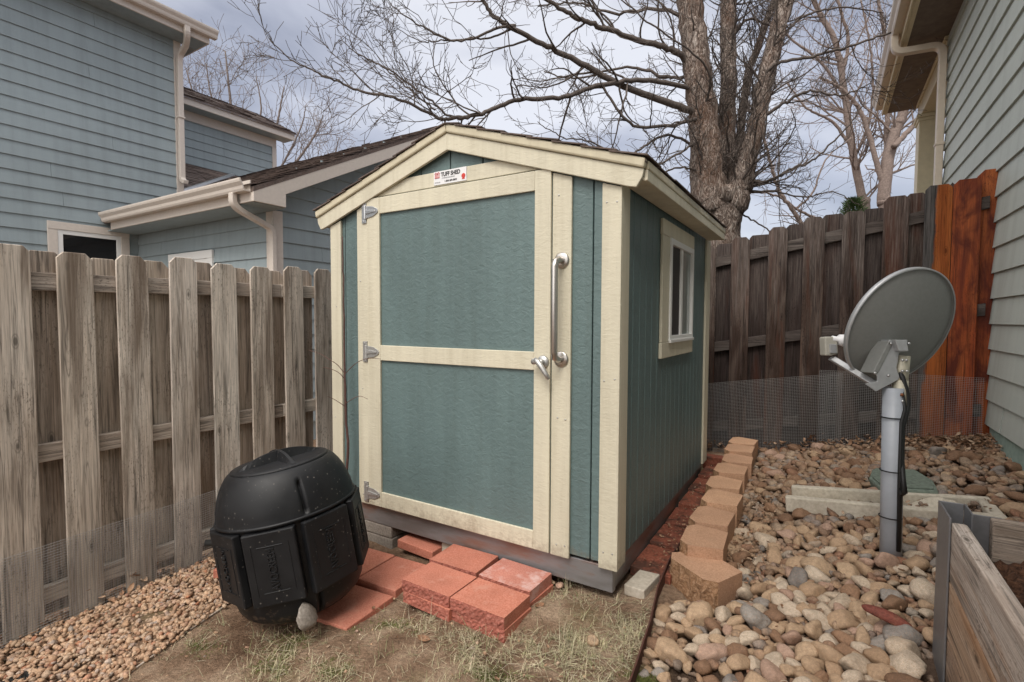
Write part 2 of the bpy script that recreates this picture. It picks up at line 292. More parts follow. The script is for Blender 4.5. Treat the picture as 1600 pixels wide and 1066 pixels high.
def rockmat(name, island=False, sel=None, tint=None):
    m_, t, b = mat(name)
    if island: g = t.nodes.new('ShaderNodeNewGeometry'); rv = g.outputs['Random Per Island']
    else: oi = t.nodes.new('ShaderNodeObjectInfo'); rv = oi.outputs['Random']
    ST = sel or [(0, (.29, .19, .12)), (.16, (.34, .235, .155)), (.32, (.23, .14, .088)), (.44, (.37, .28, .20)), (.56, (.18, .105, .068)), (.64, (.23, .205, .185)), (.74, (.30, .195, .13)), (.84, (.24, .12, .074)), (.92, (.34, .29, .235)), (1, (.16, .115, .09))]
    base = ramp(t, rv, ST)
    v = coords(t, (1, 1, 1), not island); n1 = noise(t, v, 38, 5, .65); n2 = noise(t, v, 13, 4, .6, .5)
    n3 = noise(t, v, 160, 3, .7); n4 = noise(t, v, 5, 2)
    col = mixc(t, 1.0, base, ramp(t, n1, [(.3, (.62,)*3), (.5, (1, 1, 1)), (.7, (1.28, 1.25, 1.2))]), 'MULTIPLY')
    col = mixc(t, 1.0, col, ramp(t, n3, [(.32, (.6,)*3), (.5, (1, 1, 1)), (.68, (1.25,)*3)]), 'MULTIPLY')
    col = mixc(t, 1.0, col, ramp(t, n4, [(.3, (.8,)*3), (.7, (1.15,)*3)]), 'MULTIPLY')
    col = mixc(t, ramp(t, n2, [(.52, (0, 0, 0)), (.68, (.55,)*3)]), col, tint or (.36, .21, .12))
    t.links.new(col, b.inputs['Base Color']); b.inputs['Roughness'].default_value = .72; b.inputs['Specular IOR Level'].default_value = .3; bump(t, b, n1, .35, .004); return m_
M_rocks = rockmat('river_rock_mixed', True)
M_gravel = rockmat('pea_gravel', True, [(0, (.42, .265, .165)), (.2, (.48, .335, .225)), (.4, (.34, .195, .12)), (.6, (.52, .39, .28)), (.75, (.38, .24, .155)), (.87, (.36, .30, .255)), (.95, (.36, .15, .08)), (1, (.55, .44, .34))])
M_shingle = rockmat('brown_asphalt_shingle', True, [(0, (.075, .055, .048)), (.3, (.11, .082, .072)), (.6, (.15, .115, .10)), (1, (.09, .068, .06))], (.14, .095, .08))
def bark():
    m_, t, b = mat('brown_ridged_bark'); n1 = noise(t, coords(t, (17, 17, 4.6)), 1.0, 5, .6, 2.0); n2 = noise(t, coords(t, (3, 3, 1.5)), 1.0, 4); n3 = noise(t, coords(t, (70, 70, 14)), 1.0, 4, .65)
    rg = math_(t, 'ABSOLUTE', math_(t, 'SUBTRACT', n1, .5), 0); col = ramp(t, rg, [(.0, (.05, .036, .03)), (.025, (.16, .118, .096)), (.065, (.34, .275, .235)), (.2, (.47, .41, .365))])
    col = mixc(t, 1.0, col, ramp(t, n3, [(.3, (.65,)*3), (.5, (1, 1, 1)), (.7, (1.25,)*3)]), 'MULTIPLY'); col = mixc(t, ramp(t, n2, [(.5, (0, 0, 0)), (.68, (.45,)*3)]), col, (.17, .075, .035))
    t.links.new(col, b.inputs['Base Color']); b.inputs['Roughness'].default_value = .95; b.inputs['Specular IOR Level'].default_value = .2
    bump(t, b, math_(t, 'ADD', rg, math_(t, 'MULTIPLY', n3, .12)), 1.0, .10); return m_
M_bark = bark()
M_branch = plain('dark_branch_bark', (.088, .070, .060), .9, 0, .5, 60, .35); M_bgbark = plain('pale_brown_bark', (.19, .145, .125), .9, 0, .5, 30, .3); M_fartwig = plain('grey_brown_twigs', (.155, .125, .112), .9, 0, 0, 20, .25)
M_leafgreen = plain('evergreen_needles', (.06, .10, .03), .7, 0, 0, 8, .3)
M_dryleaf = rockmat('dry_brown_leaf', True, [(0, (.20, .12, .07)), (.3, (.34, .22, .14)), (.6, (.26, .14, .08)), (.8, (.42, .31, .22)), (1, (.15, .09, .06))])
M_straw = rockmat('grass_blades', True, [(0, (.42, .35, .23)), (.25, (.54, .46, .32)), (.45, (.40, .35, .22)), (.6, (.21, .23, .10)), (.72, (.48, .41, .29)), (.86, (.28, .29, .15)), (1, (.60, .53, .40))], (.48, .42, .29))
M_moss = rockmat('green_moss', True, [(0, (.085, .10, .022)), (.5, (.14, .15, .045)), (1, (.11, .13, .032))], (.13, .125, .045))
M_rust = plain('rusty_steel_edging', (.085, .032, .022), .85, .1, .4, 40, .3); M_wire = plain('galvanized_wire', (.33, .33, .325), .5, .3)
M_pole = plain('grey_pvc', (.36, .385, .425), .4, 0, .03, 30, .04); M_dish = plain('grey_dish_paint', (.225, .23, .22), .45, .1, .06, 60, .05); M_dishmount = plain('light_grey_metal', (.44, .45, .46), .42, .35, .08, 50, .06)
M_lnb = plain('cream_plastic', (.42, .405, .35), .45, 0, 0, 10, .05); M_rustyclamp = plain('yellowed_clamp', (.46, .43, .34), .5, .2, .1, 30, .12); M_rustspot = plain('rust_spot', (.20, .075, .03), .8)
M_valve = plain('green_plastic_lid', (.15, .185, .15), .8, 0, .5, 50, .3)
M_soil = speck('dry_brown_mulch', [(.045, .024, .015), (.10, .05, .03), (.18, .09, .05)], 40, .95, 1.0, bd=.02)

# ---------------------------------------------------------------- ground
def sstep(a, b, x): t_ = np.clip((x-a)/(b-a), 0, 1); return t_*t_*(3-2*t_)
def gleft(x, y): return -.15 + .07*(np.clip(x, -2.5, 1.75)-1.6) + .04*np.clip(y, -2, 4)
def gright(x, y): return .159*(np.clip(x, 1.6, 3.6)-1.6) + .06*(np.clip(y, -2, 3.2)-2.65)
def gright(x, y, g0=gright): return g0(x, y) - .035*(1-sstep(1.98, 2.35, x))*sstep(.0, .3, y)
def gz(x, y):
    t_ = sstep(1.70, 1.86, x); return gleft(x, y)*(1-t_) + gright(x, y)*t_
def ground():
    xs = np.concatenate([np.linspace(-80, -4, 14), np.linspace(-3.8, -1.3, 12), np.arange(-1.2, 3.7, .03), np.linspace(3.9, 80, 16)])
    ys = np.concatenate([np.linspace(-40, -3, 10), np.linspace(-2.8, -1.7, 8), np.arange(-1.6, 3.3, .03), np.linspace(3.5, 100, 18)])
    X, Y = np.meshgrid(xs, ys, indexing='ij'); Z = gz(X, Y)
    k1 = nr.normal(size=(12, 3)); 
    for a_, b_, p_ in k1: Z = Z + .0032*np.sin(X*a_*9+Y*b_*9+p_*6)
    Z = Z - .035*sstep(1.78, 1.9, X)*(X < 3.4)*(Y < 2.7) + np.where((np.abs(X) < 4) & (np.abs(Y) < 4), nr.normal(size=X.shape)*.0022, 0)
    n, m_ = X.shape; mb = MB(); i, j = np.meshgrid(np.arange(n-1), np.arange(m_-1), indexing='ij')
    mb.add(np.stack([X, Y, Z], -1).reshape(-1, 3), [np.stack([i*m_+j, (i+1)*m_+j, (i+1)*m_+j+1, i*m_+j+1], -1).reshape(-1, 4)])
    mt, t, b = mat('bare_soil'); v = coords(t); n1 = noise(t, v, 5, 6, .62, .3); n2 = noise(t, v, 60, 5, .7); n3 = noise(t, v, 2.2, 4, .6)
    col = ramp(t, n1, [(.32, (.135, .082, .052)), (.5, (.255, .168, .112)), (.68, (.39, .285, .20))])
    col = mixc(t, 1.0, col, ramp(t, n2, [(.3, (.62,)*3), (.5, (1, 1, 1)), (.7, (1.3,)*3)]), 'MULTIPLY')
    col = mixc(t, ramp(t, n3, [(.56, (0, 0, 0)), (.7, (.5,)*3)]), col, (.17, .155, .07))
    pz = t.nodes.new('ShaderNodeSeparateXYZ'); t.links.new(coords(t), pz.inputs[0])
    col = mixc(t, ramp(t, math_(t, 'MULTIPLY', math_(t, 'SUBTRACT', pz.outputs[0], 1.7), 2.0), [(.2, (0, 0, 0)), (.4, (.85,)*3)]), col, (.085, .055, .04))  # darker soil under the rocks, contact shade painted into the colour
    t.links.new(col, b.inputs['Base Color']); b.inputs['Roughness'].default_value = .95; b.inputs['Specular IOR Level'].default_value = .15; bump(t, b, n2, 1.0, .02)
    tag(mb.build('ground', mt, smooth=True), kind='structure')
ground()

# ---------------------------------------------------------------- garden shed
def shed():
    T = thing('garden_shed', (.62, .95, -.126), 'teal wooden garden shed with cream trim, wide door and a side window', 'shed')
    XL, XR, Y1 = -.31, 1.555, 1.97; CX = .62; SL = .324
    rb = lambda x: 2.012 - SL*abs(x-CX)          # underside of the rake trim
    # inner body keeps the light out
    mb = MB(); mb.prism([(XL+.03, .05, 0), (XR-.03, .05, 0), (XR-.03, .05, rb(XR)-.02), (CX, .05, 2.0), (XL+.03, .05, rb(XL)-.02)], (0, Y1-.08, 0)); mb.build('inner_wall', M_teal, T)
    # grooved front panels, slabs with 6 mm gaps
    mb = MB(); edges = [XL, -.215, .0, .204, .408, .614, .825, 1.03, 1.235, 1.4335, XR]
    for a, b in zip(edges[:-1], edges[1:]):
        a2, b2 = a+.003, b-.003
        poly = [(a2, .014, .012), (b2, .014, .012), (b2, .014, rb(b2)+.03)] + ([(CX, .014, 2.04)] if a2 < CX < b2 else []) + [(a2, .014, rb(a2)+.03)]
        mb.prism(poly, (0, .03, 0))
    mb.build('front_wall', M_teal, T, bevel=.0025, seg=1)
    mb = MB(); g = np.arange(.0, Y1+.01, .1016*1.0)
    ys = [0.02, .118, .213, .315, .418, .52, .622, .725, .827, .93, 1.03, 1.135, 1.237, 1.34, 1.44, 1.543, 1.645, 1.75, 1.85, Y1-.01]
    for a, b in zip(ys[:-1], ys[1:]): mb.box((XR-.02, a+.003, .016), (XR, b-.003, 1.80))
    mb.build('side_wall', M_teal, T, bevel=.0025, seg=1)
    mb = MB(); mb.box((XL-.001, .03, .016), (XL+.02, Y1-.01, 1.78)); mb.box((XL+.02, Y1-.028, .016), (XR-.021, Y1-.009, 1.75)); mb.build('rear_wall', M_teal, T)
    # base frame
    mb = MB(); mb.box((XL+.01, .028, -.126), (XR-.015, .07, -.006)); mb.box((XR-.05, .071, -.118), (XR-.017, Y1-.02, .010)); mb.box((XL+.012, .071, -.118), (XL+.05, Y1-.02, .005)); mb.box((XL+.05, Y1-.06, -.118), (XR-.05, Y1-.02, .0))
    mb.box((XL+.05, .10, -.05), (XR-.05, Y1-.07, .0))
    mb.build('base_frame', M_skid, T, bevel=.004)
    # corner trims
    for x0, x1, z0 in ((1.481, 1.5715, -.006), (-.331, -.236, 0.0)):
        mb = MB(); mb.prism([(x0, -.004, z0), (x1, -.004, z0), (x1, -.004, rb(x1)-.004), (x0, -.004, rb(x0)-.004)], (0, .017, 0)); mb.build('corner_trim', M_cream, T, bevel=.003)
    mb = MB(); mb.box((XR+.001, .0135, -.002), (XR+.0165, .108, 1.735)); mb.build('corner_trim', M_cream, T, bevel=.003)
    mb = MB(); mb.box((XR+.001, 1.845, .035), (XR+.0165, Y1+.015, 1.725)); mb.build('corner_trim', M_cream, T, bevel=.003)
    # door jambs and header
    for x0, x1 in ((-.090, -.001), (1.2348, 1.333)):
        mb = MB(); mb.prism([(x0, -.003, -.006), (x1, -.003, -.006), (x1, -.003, rb(x1)-.004), (x0, -.003, rb(x0)-.004)], (0, .016, 0)); mb.build('door_jamb', M_cream, T, bevel=.003)
    mb = MB(); zt = 1.914; xt = (2.012-zt)/SL; zb = 1.836; xa, xb = .0, 1.236
    mb.prism([(xa, -.001, zb), (xb, -.001, zb), (CX+xt-.002, -.001, zt), (CX-xt+.002, -.001, zt)], (0, .014, 0)); mb.build('door_header', M_cream, T, bevel=.003)
    # rake trims with clipped lower corners and drip fascia
    for sgn in (-1, 1):
        X = lambda d: CX + sgn*d; top = lambda d: 2.098-SL*d; bot = lambda d: 2.012-SL*d
        mb = MB(); mb.prism([(X(0), -.022, top(0)), (X(1.052), -.022, top(1.052)), (X(1.045), -.022, top(1.045)-.035), (X(1.02), -.022, bot(1.02)+.004), (X(.985), -.022, bot(.985)), (X(0), -.022, bot(0))], (0, .0175, 0)); mb.build('rake_trim', M_cream, T, bevel=.003)
        mb = MB(); t2 = lambda d: 2.144-SL*d
        mb.prism([(X(0), -.034, t2(0)), (X(1.062), -.034, t2(1.062)), (X(1.054), -.034, top(1.054)+.002), (X(0), -.034, top(0)+.002)], (0, .035, 0)); mb.build('roof_edge_trim', M_creamdark, T, bevel=.008)
    # nail heads on the trim boards
    nm = None
    for x, z in ((1.505, .07), (1.548, .072), (1.503, 1.64), (1.55, 1.638), (1.50, .85), (1.55, .86), (1.268, .05), (1.312, .052), (1.27, .66), (1.31, .655), (1.268, 1.70), (-.05, .05), (-.05, .7), (-.06, 1.35), (-.30, .5), (-.28, 1.2), (1.15, 1.865), (.08, 1.858)):
        if nm is None: q = MB(); q.lathe([(.0001, .0016), (.003, .0014), (.0042, 0)], 10, frame((0, 0, 0), (1, 0, 0), (0, 0, 1), (0, -1, 0))); o = q.build('nail_head', M_nickel, None, smooth=True); nm = o.data
        else: o = bpy.data.objects.new('nail_head', nm); COL.objects.link(o)
        o.parent = T; o.location = (x-.62, -.0045-.95, z+.126)
    # eaves: fascia, soffit
    for sgn in (-1, 1):
        X = lambda d: CX + sgn*d
        mb = MB(); x0, x1 = sorted((X(1.046), X(1.062))); mb.box((x0, .0005, 1.712), (x1, 1.90, 1.758)); mb.build('fascia', M_cream, T, bevel=.003)
        mb = MB(); x0, x1 = sorted((X(1.046), X(1.066))); mb.box((x0, .0015, 1.7585), (x1, 1.905, 1.796)); mb.build('eave_trim', M_creamdark, T, bevel=.006)
        mb = MB(); x0, x1 = sorted((X(.95), X(1.045))); mb.box((x0, .0, 1.715), (x1, 1.89, 1.727)); mb.build('soffit', M_cream, T)
    # shingled roof: courses of single tabs
    mb = MB()
    for sgn in (-1, 1):
        mb.prism([(CX, -.03, 2.14), (CX+sgn*1.06, -.03, 2.14-SL*1.06), (CX+sgn*1.06, -.03, 2.125-SL*1.06), (CX, -.03, 2.125)], (0, 1.95, 0))
        d = 1.075
        while d > .02:
            y = -.045 - rnd.random()*.1
            while y < 1.93:
                wd = .18+.12*rnd.random(); y0 = max(y, -.042); y1 = min(y+wd-.004, 1.935); lift = .004+.005*rnd.random()
                if y1 > y0+.02:
                    d1 = d+rnd.uniform(-.006, .006); d0 = max(d1-.17, 0)
                    zt = lambda q: 2.147-SL*q
                    p = [(CX+sgn*d0, y0, zt(d0)), (CX+sgn*d1, y0, zt(d1)+lift+.004), (CX+sgn*d1, y1, zt(d1)+lift+.004), (CX+sgn*d0, y1, zt(d0))]
                    mb.prism(p, (0, 0, -.006))
                y += wd
            d -= .14
    mb.build('shingle_roof', M_shingle, T)
    # door
    D = MB(); D.box((.003, .002, .0), (1.232, .016, 1.83)); door = D.build('door', M_teal, T)
    pl, pr, pb, pt = .108, 1.144, .091, 1.735
    def rail(nm, a, b): q = MB(); q.box(a, b); q.build(nm, M_cream, door, bevel=.003)
    rail('stile', (.004, -.013, .001), (pl, .0015, 1.829)); rail('stile', (pr, -.013, .001), (1.231, .0015, 1.829))
    rail('rail', (pl+.0005, -.012, .001), (pr-.0005, .0015, pb)); rail('rail', (pl+.0005, -.012, pt), (pr-.0005, .0015, 1.829)); rail('rail', (pl+.0005, -.012, .879), (pr-.0005, .0015, .968))
    # strap hinges
    for z, mt in ((1.752, M_zinc), (.926, M_nickel), (.072, M_nickel)):
        q = MB(); q.box((-.040, -.010, z-.062), (-.004, -.004, z+.062)); q.tube([(-.001, -.017, z-.040), (-.001, -.017, z+.040)], .0105, 12)
        q.prism([(.006, -.0145, z-.036), (.060, -.0145, z-.030), (.098, -.0145, z-.012), (.103, -.0145, z), (.098, -.0145, z+.012), (.060, -.0145, z+.030), (.006, -.0145, z+.036)], (0, -.004, 0))
        q.prism([(.004, -.0185, z-.012), (.085, -.0185, z-.005), (.085, -.0185, z+.005), (.004, -.0185, z+.012)], (0, -.006, 0))
        for dz in (-.05, .05): q.tube([(-.024, -.010, z+dz), (-.024, -.013, z+dz)], .006, 8)
        q.build('hinge', mt, door, bevel=.0015)
    # lever handle
    q = MB(); q.tube([(1.196, -.014, .922), (1.196, -.024, .922)], [.032, .028], 20); q.tube([(1.196, -.024, .922), (1.196, -.048, .922)], .014, 14)
    q.tube([(1.172, -.053, .935), (1.190, -.056, .925), (1.212, -.058, .900), (1.232, -.057, .872), (1.248, -.053, .846)], [.012, .014, .0125, .0115, .010], 12)
    q.tube([(1.170, -.045, .925), (1.170, -.062, .925)], .014, 14); q.build('lever_handle', M_nickel, door, smooth=True)
    # grab bar on the right jamb
    gb = MB(); x = 1.286; gb.tube([(x, -.010, 1.398), (x, -.035, 1.398), (x-.004, -.062, 1.388), (x-.005, -.068, 1.365), (x-.005, -.068, .972), (x-.004, -.062, .949), (x, -.035, .938), (x, -.010, .938)], .0165, 14)
    G = gb.build('grab_bar', M_steel, T, smooth=True)
    for z in (1.398, .938):
        q = MB(); q.lathe([(.037, 0), (.038, .003), (.032, .007), (.018, .009)], 28, frame((x, -.004, z), (1, 0, 0), (0, 0, 1), (0, -1, 0))); q.build('flange', M_steel, G, smooth=True)
    # window in the right wall
    xw = XR
    W = MB(); W.box((xw+.002, .655, .998), (xw+.018, .795, 1.590)); win = W.build('window', M_cream, T, bevel=.003)
    for a, b in (((xw+.002, .648, 1.5915), (xw+.020, 1.400, 1.676)), ((xw+.002, .648, .910), (xw+.020, 1.400, .9965))):
        q = MB(); q.box(a, b); q.build('window_trim', M_cream, win, bevel=.003)
    q = MB(); y0, y1, z0, z1 = .797, 1.378, .998, 1.590; f = .035
    q.box((xw+.002, y0, z0), (xw+.026, y0+f, z1)); q.box((xw+.002, y1-f, z0), (xw+.026, y1, z1)); q.box((xw+.002, y0+f, z0), (xw+.026, y1-f, z0+f)); q.box((xw+.002, y0+f, z1-f), (xw+.026, y1-f, z1))
    q.box((xw+.004, 1.065, z0+f), (xw+.020, 1.105, z1-f)); q.box((xw+.020, y0-.01, z0-.006), (xw+.034, y1, z0+.012)); q.build('window_frame', M_vinyl, win, bevel=.002)
    q = MB(); q.box((xw+.004, y0+f, z0+f), (xw+.009, 1.065, z1-f)); q.build('insect_screen', M_screen, win)
    q = MB(); q.box((xw+.004, 1.106, z0+f), (xw+.009, y1-f, z1-f)); q.build('pane', M_paleglass, win)
    # maker's plate
    P = MB(); P.box((.5165, -.006, 1.842), (.735, -.0015, 1.9135)); plate = P.build('sign_plate', M_white, T, bevel=.001)
    def text(nm, s, size, x, z, mt, y=-.0065, align='LEFT', sx=1, bold=0):
        cu = bpy.data.curves.new('lettering', 'FONT'); cu.body = s; cu.size = size; cu.align_x = align; cu.extrude = .0004; cu.offset = bold
        tmp = bpy.data.objects.new('tmp', cu); COL.objects.link(tmp); dg = bpy.context.evaluated_depsgraph_get(); me = bpy.data.meshes.new_from_object(tmp.evaluated_get(dg))
        bpy.data.objects.remove(tmp); o = bpy.data.objects.new(nm, me); COL.objects.link(o); me.materials.clear(); me.materials.append(mt)
        me.transform(Matrix(((sx, 0, 0, x), (0, 0, -1, y), (0, 1, 0, z), (0, 0, 0, 1)))); off = Vector((0, 0, 0)); q = plate
        while q: off += q.location; q = q.parent
        me.transform(Matrix.Translation(-off)); o.parent = plate; return o
    text('lettering', 'TUFF SHED', .030, .567, 1.8835, M_black, sx=.86, bold=.0011); text('lettering', 'STORAGE BUILDINGS', .009, .572, 1.871, M_bracket)
    text('lettering', '1-800-289-8833', .013, .590, 1.852, M_black, bold=.0003); text('lettering', 'INSTALLED', .0075, .524, 1.852, M_bracket)
    q = MB(); cx, cz = .541, 1.894
    for k in range(4): q.box((cx-.015+k*.0088, -.0075, cz-.014), (cx-.0115+k*.0088, -.006, cz+.008))
    q.tube([(cx-.016, -.007, cz-.015), (cx+.016, -.007, cz-.015)], .0016, 6); q.tube([(cx-.017, -.007, cz+.006), (cx-.009, -.007, cz+.014), (cx, -.007, cz+.006), (cx+.009, -.007, cz+.014), (cx+.017, -.007, cz+.006)], .0018, 6)
    q.build('emblem', M_red, plate)
    q = MB(); q.lathe([(.0001, .0012), (.012, .0012), (.013, 0)], 24, frame((.716, -.006, 1.868), (1, 0, 0), (0, 0, 1), (0, -1, 0))); q.box((.707, -.0072, 1.851), (.725, -.006, 1.856)); q.build('emblem', M_red, plate)
shed()

# ---------------------------------------------------------------- houses
def lap(mb, p0, h, nrm, length, z0, z1, ex, cut=None):
    """clapboard courses: h horizontal unit vector, nrm outward; cut(z)->(s0,s1)"""
    p0, h, nrm = map(lambda q: np.array(q, float), (p0, h, nrm)); z = z0
    while z < z1-.01:
        zt = min(z+ex, z1); a, b = (0, length) if cut is None else cut(z+.5*ex)
        if b-a > .03:
            P = lambda s_, z_, d: p0 + h*s_ + nrm*d + np.array([0, 0, z_-p0[2]])
            cuts = [a]; q = a + rnd.uniform(.6, 3.6)
            while q < b-.4: cuts.append(q); q += 3.66
            cuts.append(b); A_, B_ = a, b
            for a, b in zip(cuts[:-1], cuts[1:]):
                a += .0015*(a > A_); b -= .0015*(b < B_); wv_ = rnd.uniform(-.0015, .0015)
                v = [P(a, z+wv_, .021), P(b, z-wv_, .021), P(b, zt, .005), P(a, zt, .005), P(a, z, -.004), P(b, z, -.004), P(b, zt, -.004), P(a, zt, -.004)]
                if np.dot(np.cross(h, [0, 0, 1]), nrm) < 0: v = [v[i] for i in (1, 0, 3, 2, 5, 4, 7, 6)]
                mb.add(v, [[[0, 1, 2, 3], [5, 4, 7, 6], [4, 5, 1, 0], [3, 2, 6, 7], [4, 0, 3, 7], [1, 5, 6, 2]]])
        z = zt
def gutter(mb, p, q, out):      # K-style trough along p->q; out: unit outward
    p, q, out = map(lambda a: np.array(a, float), (p, q, out)); d = q-p
    prof = [(0, 0), (.075, 0), (.085, .02), (.09, .05), (.115, .085), (.12, .105), (.12, .12), (.108, .12), (.10, .095), (.08, .06), (.07, .012), (.01, .012), (.01, .12), (0, .12)]
    mb.prism([p + out*a + np.array([0, 0, b]) for a, b in prof], d)
def rtube(mb, pts, wx, wy, up=None):   # rectangular downspout along points
    p = np.asarray(pts, float); m = len(p); t = np.gradient(p, axis=0); t /= np.linalg.norm(t, axis=1)[:, None]
    ref = np.array(up if up is not None else (0, 1, 0), float); v = []
    for i in range(m):
        a = ref - t[i]*np.dot(ref, t[i]); a /= np.linalg.norm(a); b = np.cross(t[i], a)
        for sx, sy in ((-1, -1), (1, -1), (1, 1), (-1, 1)): v.append(p[i] + a*sx*wx/2 + b*sy*wy/2)
    fs = [[3, 2, 1, 0], [4*m-4, 4*m-3, 4*m-2, 4*m-1]]
    q = [[4*i+k, 4*i+(k+1) % 4, 4*i+4+(k+1) % 4, 4*i+4+k] for i in range(m-1) for k in range(4)]
    mb.add(v, [fs, q])
def arc(a, b, c, n=6):          # smooth corner a-b-c
    a, b, c = map(lambda q: np.array(q, float), (a, b, c)); return [a*(1-t)**2 + 2*b*t*(1-t) + c*t*t for t in np.linspace(0, 1, n)]
def shingles(mb, o, along, up, length, run, ex=.14, wlo=.2, whi=.33, lift=.012):
    o, along, up = map(lambda q: np.array(q, float), (o, along, up)); nrm = np.cross(along, up); nrm /= np.linalg.norm(nrm); nrm = nrm if nrm[2] > 0 else -nrm
    s_ = 0
    while s_ < run:
        a = -rnd.random()*.2
        while a < length:
            wd = rnd.uniform(wlo, whi); a0, a1 = max(a, 0), min(a+wd-.006, length)
            if a1 > a0+.03:
                lf = lift*(.5+rnd.random()); s0 = s_+rnd.uniform(-.012, .012); s1 = min(s_+ex*1.35, run)
                P = lambda q, r_, d: o + along*q + up*r_ + nrm*d
                mb.prism([P(a0, s0, lf+.006), P(a1, s0, lf+.006), P(a1, s1, .006), P(a0, s1, .006)], nrm*-.008)
            a += wd
        s_ += ex
def window(parent, o, h, nrm, w, zb, zt, tw, mt, right=True):
    """trim, white frame and dark pane on a wall; o = lower left point"""
    o, h, nrm = map(lambda q: np.array(q, float), (o, h, nrm)); M = frame(o, h, nrm, (0, 0, 1)); H = zt-zb
    q = MB(); q.box((0, .004, 0), (tw, .03, H), M); q.box((w-tw, .004, 0), (w, .03, H), M); q.box((0, .004, H+.0005), (w, .034, H+tw), M); win = q.build('window', mt, parent, bevel=.003)
    f = .055; q = MB(); q.box((tw, .006, 0), (tw+f, .024, H), M); q.box((w-tw-f, .006, 0), (w-tw, .024, H), M); q.box((tw+f, .006, H-f), (w-tw-f, .024, H), M); q.build('window_frame', M_vinyl, win, bevel=.003)
    q = MB(); q.box((tw+f, .003, 0), (w-tw-f, .010, H-f), M); q.build('pane', M_glass, win)
    return win
def left_house():
    X1 = -6.2; EX = .1765
    T = thing('house', (-9, -2, -.5), 'blue lap sided two storey house with beige gutters behind the grey fence', 'house')
    mb = MB(); mb.box((-13.5, -9, -.5), (X1-.006, 1.965, 5.35)); mb.build('wall', M_sid_y, T)
    mb = MB(); lap(mb, (X1, -9, 0), (0, 1, 0), (1, 0, 0), 10.87, 1.342-EX*10, 5.32, EX); mb.build('siding', M_sid_y, T)
    mb = MB(); mb.box((X1-.1, 1.87, -.5), (X1+.022, 1.972, 5.32)); mb.build('corner_trim', M_trim, T, bevel=.004)
    # eave: soffit, fascia, roof, gutter
    mb = MB(); mb.box((X1-.01, -9, 5.322), (-5.86, 2.21, 5.337)); mb.build('soffit', M_sid_y, T)
    mb = MB(); mb.box((-5.859, -9, 5.318), (-5.835, 2.222, 5.46)); mb.box((-6.9, 2.2, 5.318), (-5.86, 2.222, 5.46)); mb.build('fascia', M_trim, T, bevel=.004)
    mb = MB(); gutter(mb, (-5.834, -9, 5.405), (-5.834, 2.3, 5.405), (1, 0, 0)); mb.build('gutter', M_trim, T)
    mb = MB(); mb.prism([(-5.72, 2.26, 5.52), (-5.72, 2.26, 5.49), (-6.3, 2.26, 5.44), (-10, 2.26, 7.3), (-10, 2.26, 7.38)], (0, -11.2, 0)); mb.prism([(-10.001, 2.26, 7.38), (-10.001, 2.26, 7.3), (-14, 2.26, 5.4), (-14, 2.26, 5.48)], (0, -11.2, 0)); mb.build('roof', M_shingle, T)
    mb = MB(); y = 1.925; yo = 1.87
    pts = [(-5.78, yo, 5.41), (-5.78, yo, 5.36)] + arc((-5.78, yo, 5.33), (-5.79, yo+.01, 5.26), (-5.93, y, 5.20)) + [(-6.02, y, 5.15)] + arc((-6.06, y, 5.13), (-6.125, y, 5.10), (-6.13, y, 5.0)) + [(-6.13, y, 4.2), (-6.13, y, 3.36)] + arc((-6.13, y, 3.28), (-6.13, y, 3.21), (-6.02, y, 3.19))
    rtube(mb, pts, .075, .06); mb.box((-6.175, y-.048, 4.16), (-6.085, y+.048, 4.19)); mb.build('downspout', M_trim, T, bevel=.008)
    window(T, (X1+.012, .317, 1.15), (0, 1, 0), (1, 0, 0), .90, 1.15, 2.262, .10, M_trim)
    # ---- single storey wing
    yw, xw = 1.348, -2.965
    mb = MB(); mb.prism([(X1-2.9, yw+.006, -.5), (xw-.006, yw+.006, -.5), (xw-.006, yw+.006, 2.34), (X1-2.9, yw+.006, 2.34)], (0, 5.3, 0)); mb.prism([(xw-.3, yw+.006, 2.34), (xw-.3, 4.0, 3.72), (xw-.3, 6.64, 2.34)], (.294, 0, 0)); mb.build('wing_wall', M_sid_x, T)
    mb = MB(); lap(mb, (X1+.02, yw, 0), (1, 0, 0), (0, -1, 0), xw-X1-.02, 1.99-EX*12, 2.33, EX); mb.build('siding', M_sid_x, T)
    SLP = .513; zr = lambda y: 2.53+SLP*(y-1.018)
    cut = lambda zm: (max(0, (zm-.5*EX-2.545)/SLP), min(5.3, 5.3-max(0, (zm-.5*EX-2.545)/SLP)))
    mb = MB(); lap(mb, (xw, yw, 0), (0, 1, 0), (1, 0, 0), 5.3, 1.99-EX*12, 3.75, EX, cut); mb.build('siding', M_sid_y, T)
    mb = MB(); mb.box((xw-.11, yw-.022, -.5), (xw+.022, yw, 2.33)); mb.box((xw, yw+.0005, -.5), (xw+.022, yw+.10, 2.33)); mb.build('corner_trim', M_trim, T, bevel=.004)
    # wing roof in two slopes
    mb = MB(); x0, x1 = -9.25, -2.66
    mb.prism([(x0, .93, zr(.93)-.02), (x0, 4.0, zr(4.0)-.02), (x0, 4.0, zr(4.0)-.07), (x0, .93, zr(.93)-.07)], (x1-x0, 0, 0)); mb.prism([(x0, 4.001, zr(4.0)-.02), (x0, 7.1, zr(.9)-.02), (x0, 7.1, zr(.9)-.07), (x0, 4.001, zr(4.0)-.07)], (x1-x0, 0, 0))
    k = math.hypot(1, SLP); shingles(mb, (-9.2, .90, zr(.90)-.02), (1, 0, 0), (0, 1/k, SLP/k), 9.2-2.655, 3.12*k, .14, .16, .34, .02); mb.build('wing_roof', M_shingle, T)
    # eave of the wing
    mb = MB(); mb.box((X1+.02, .96, 2.315), (-2.70, yw-.03, 2.33)); mb.build('soffit', M_sid_x, T)
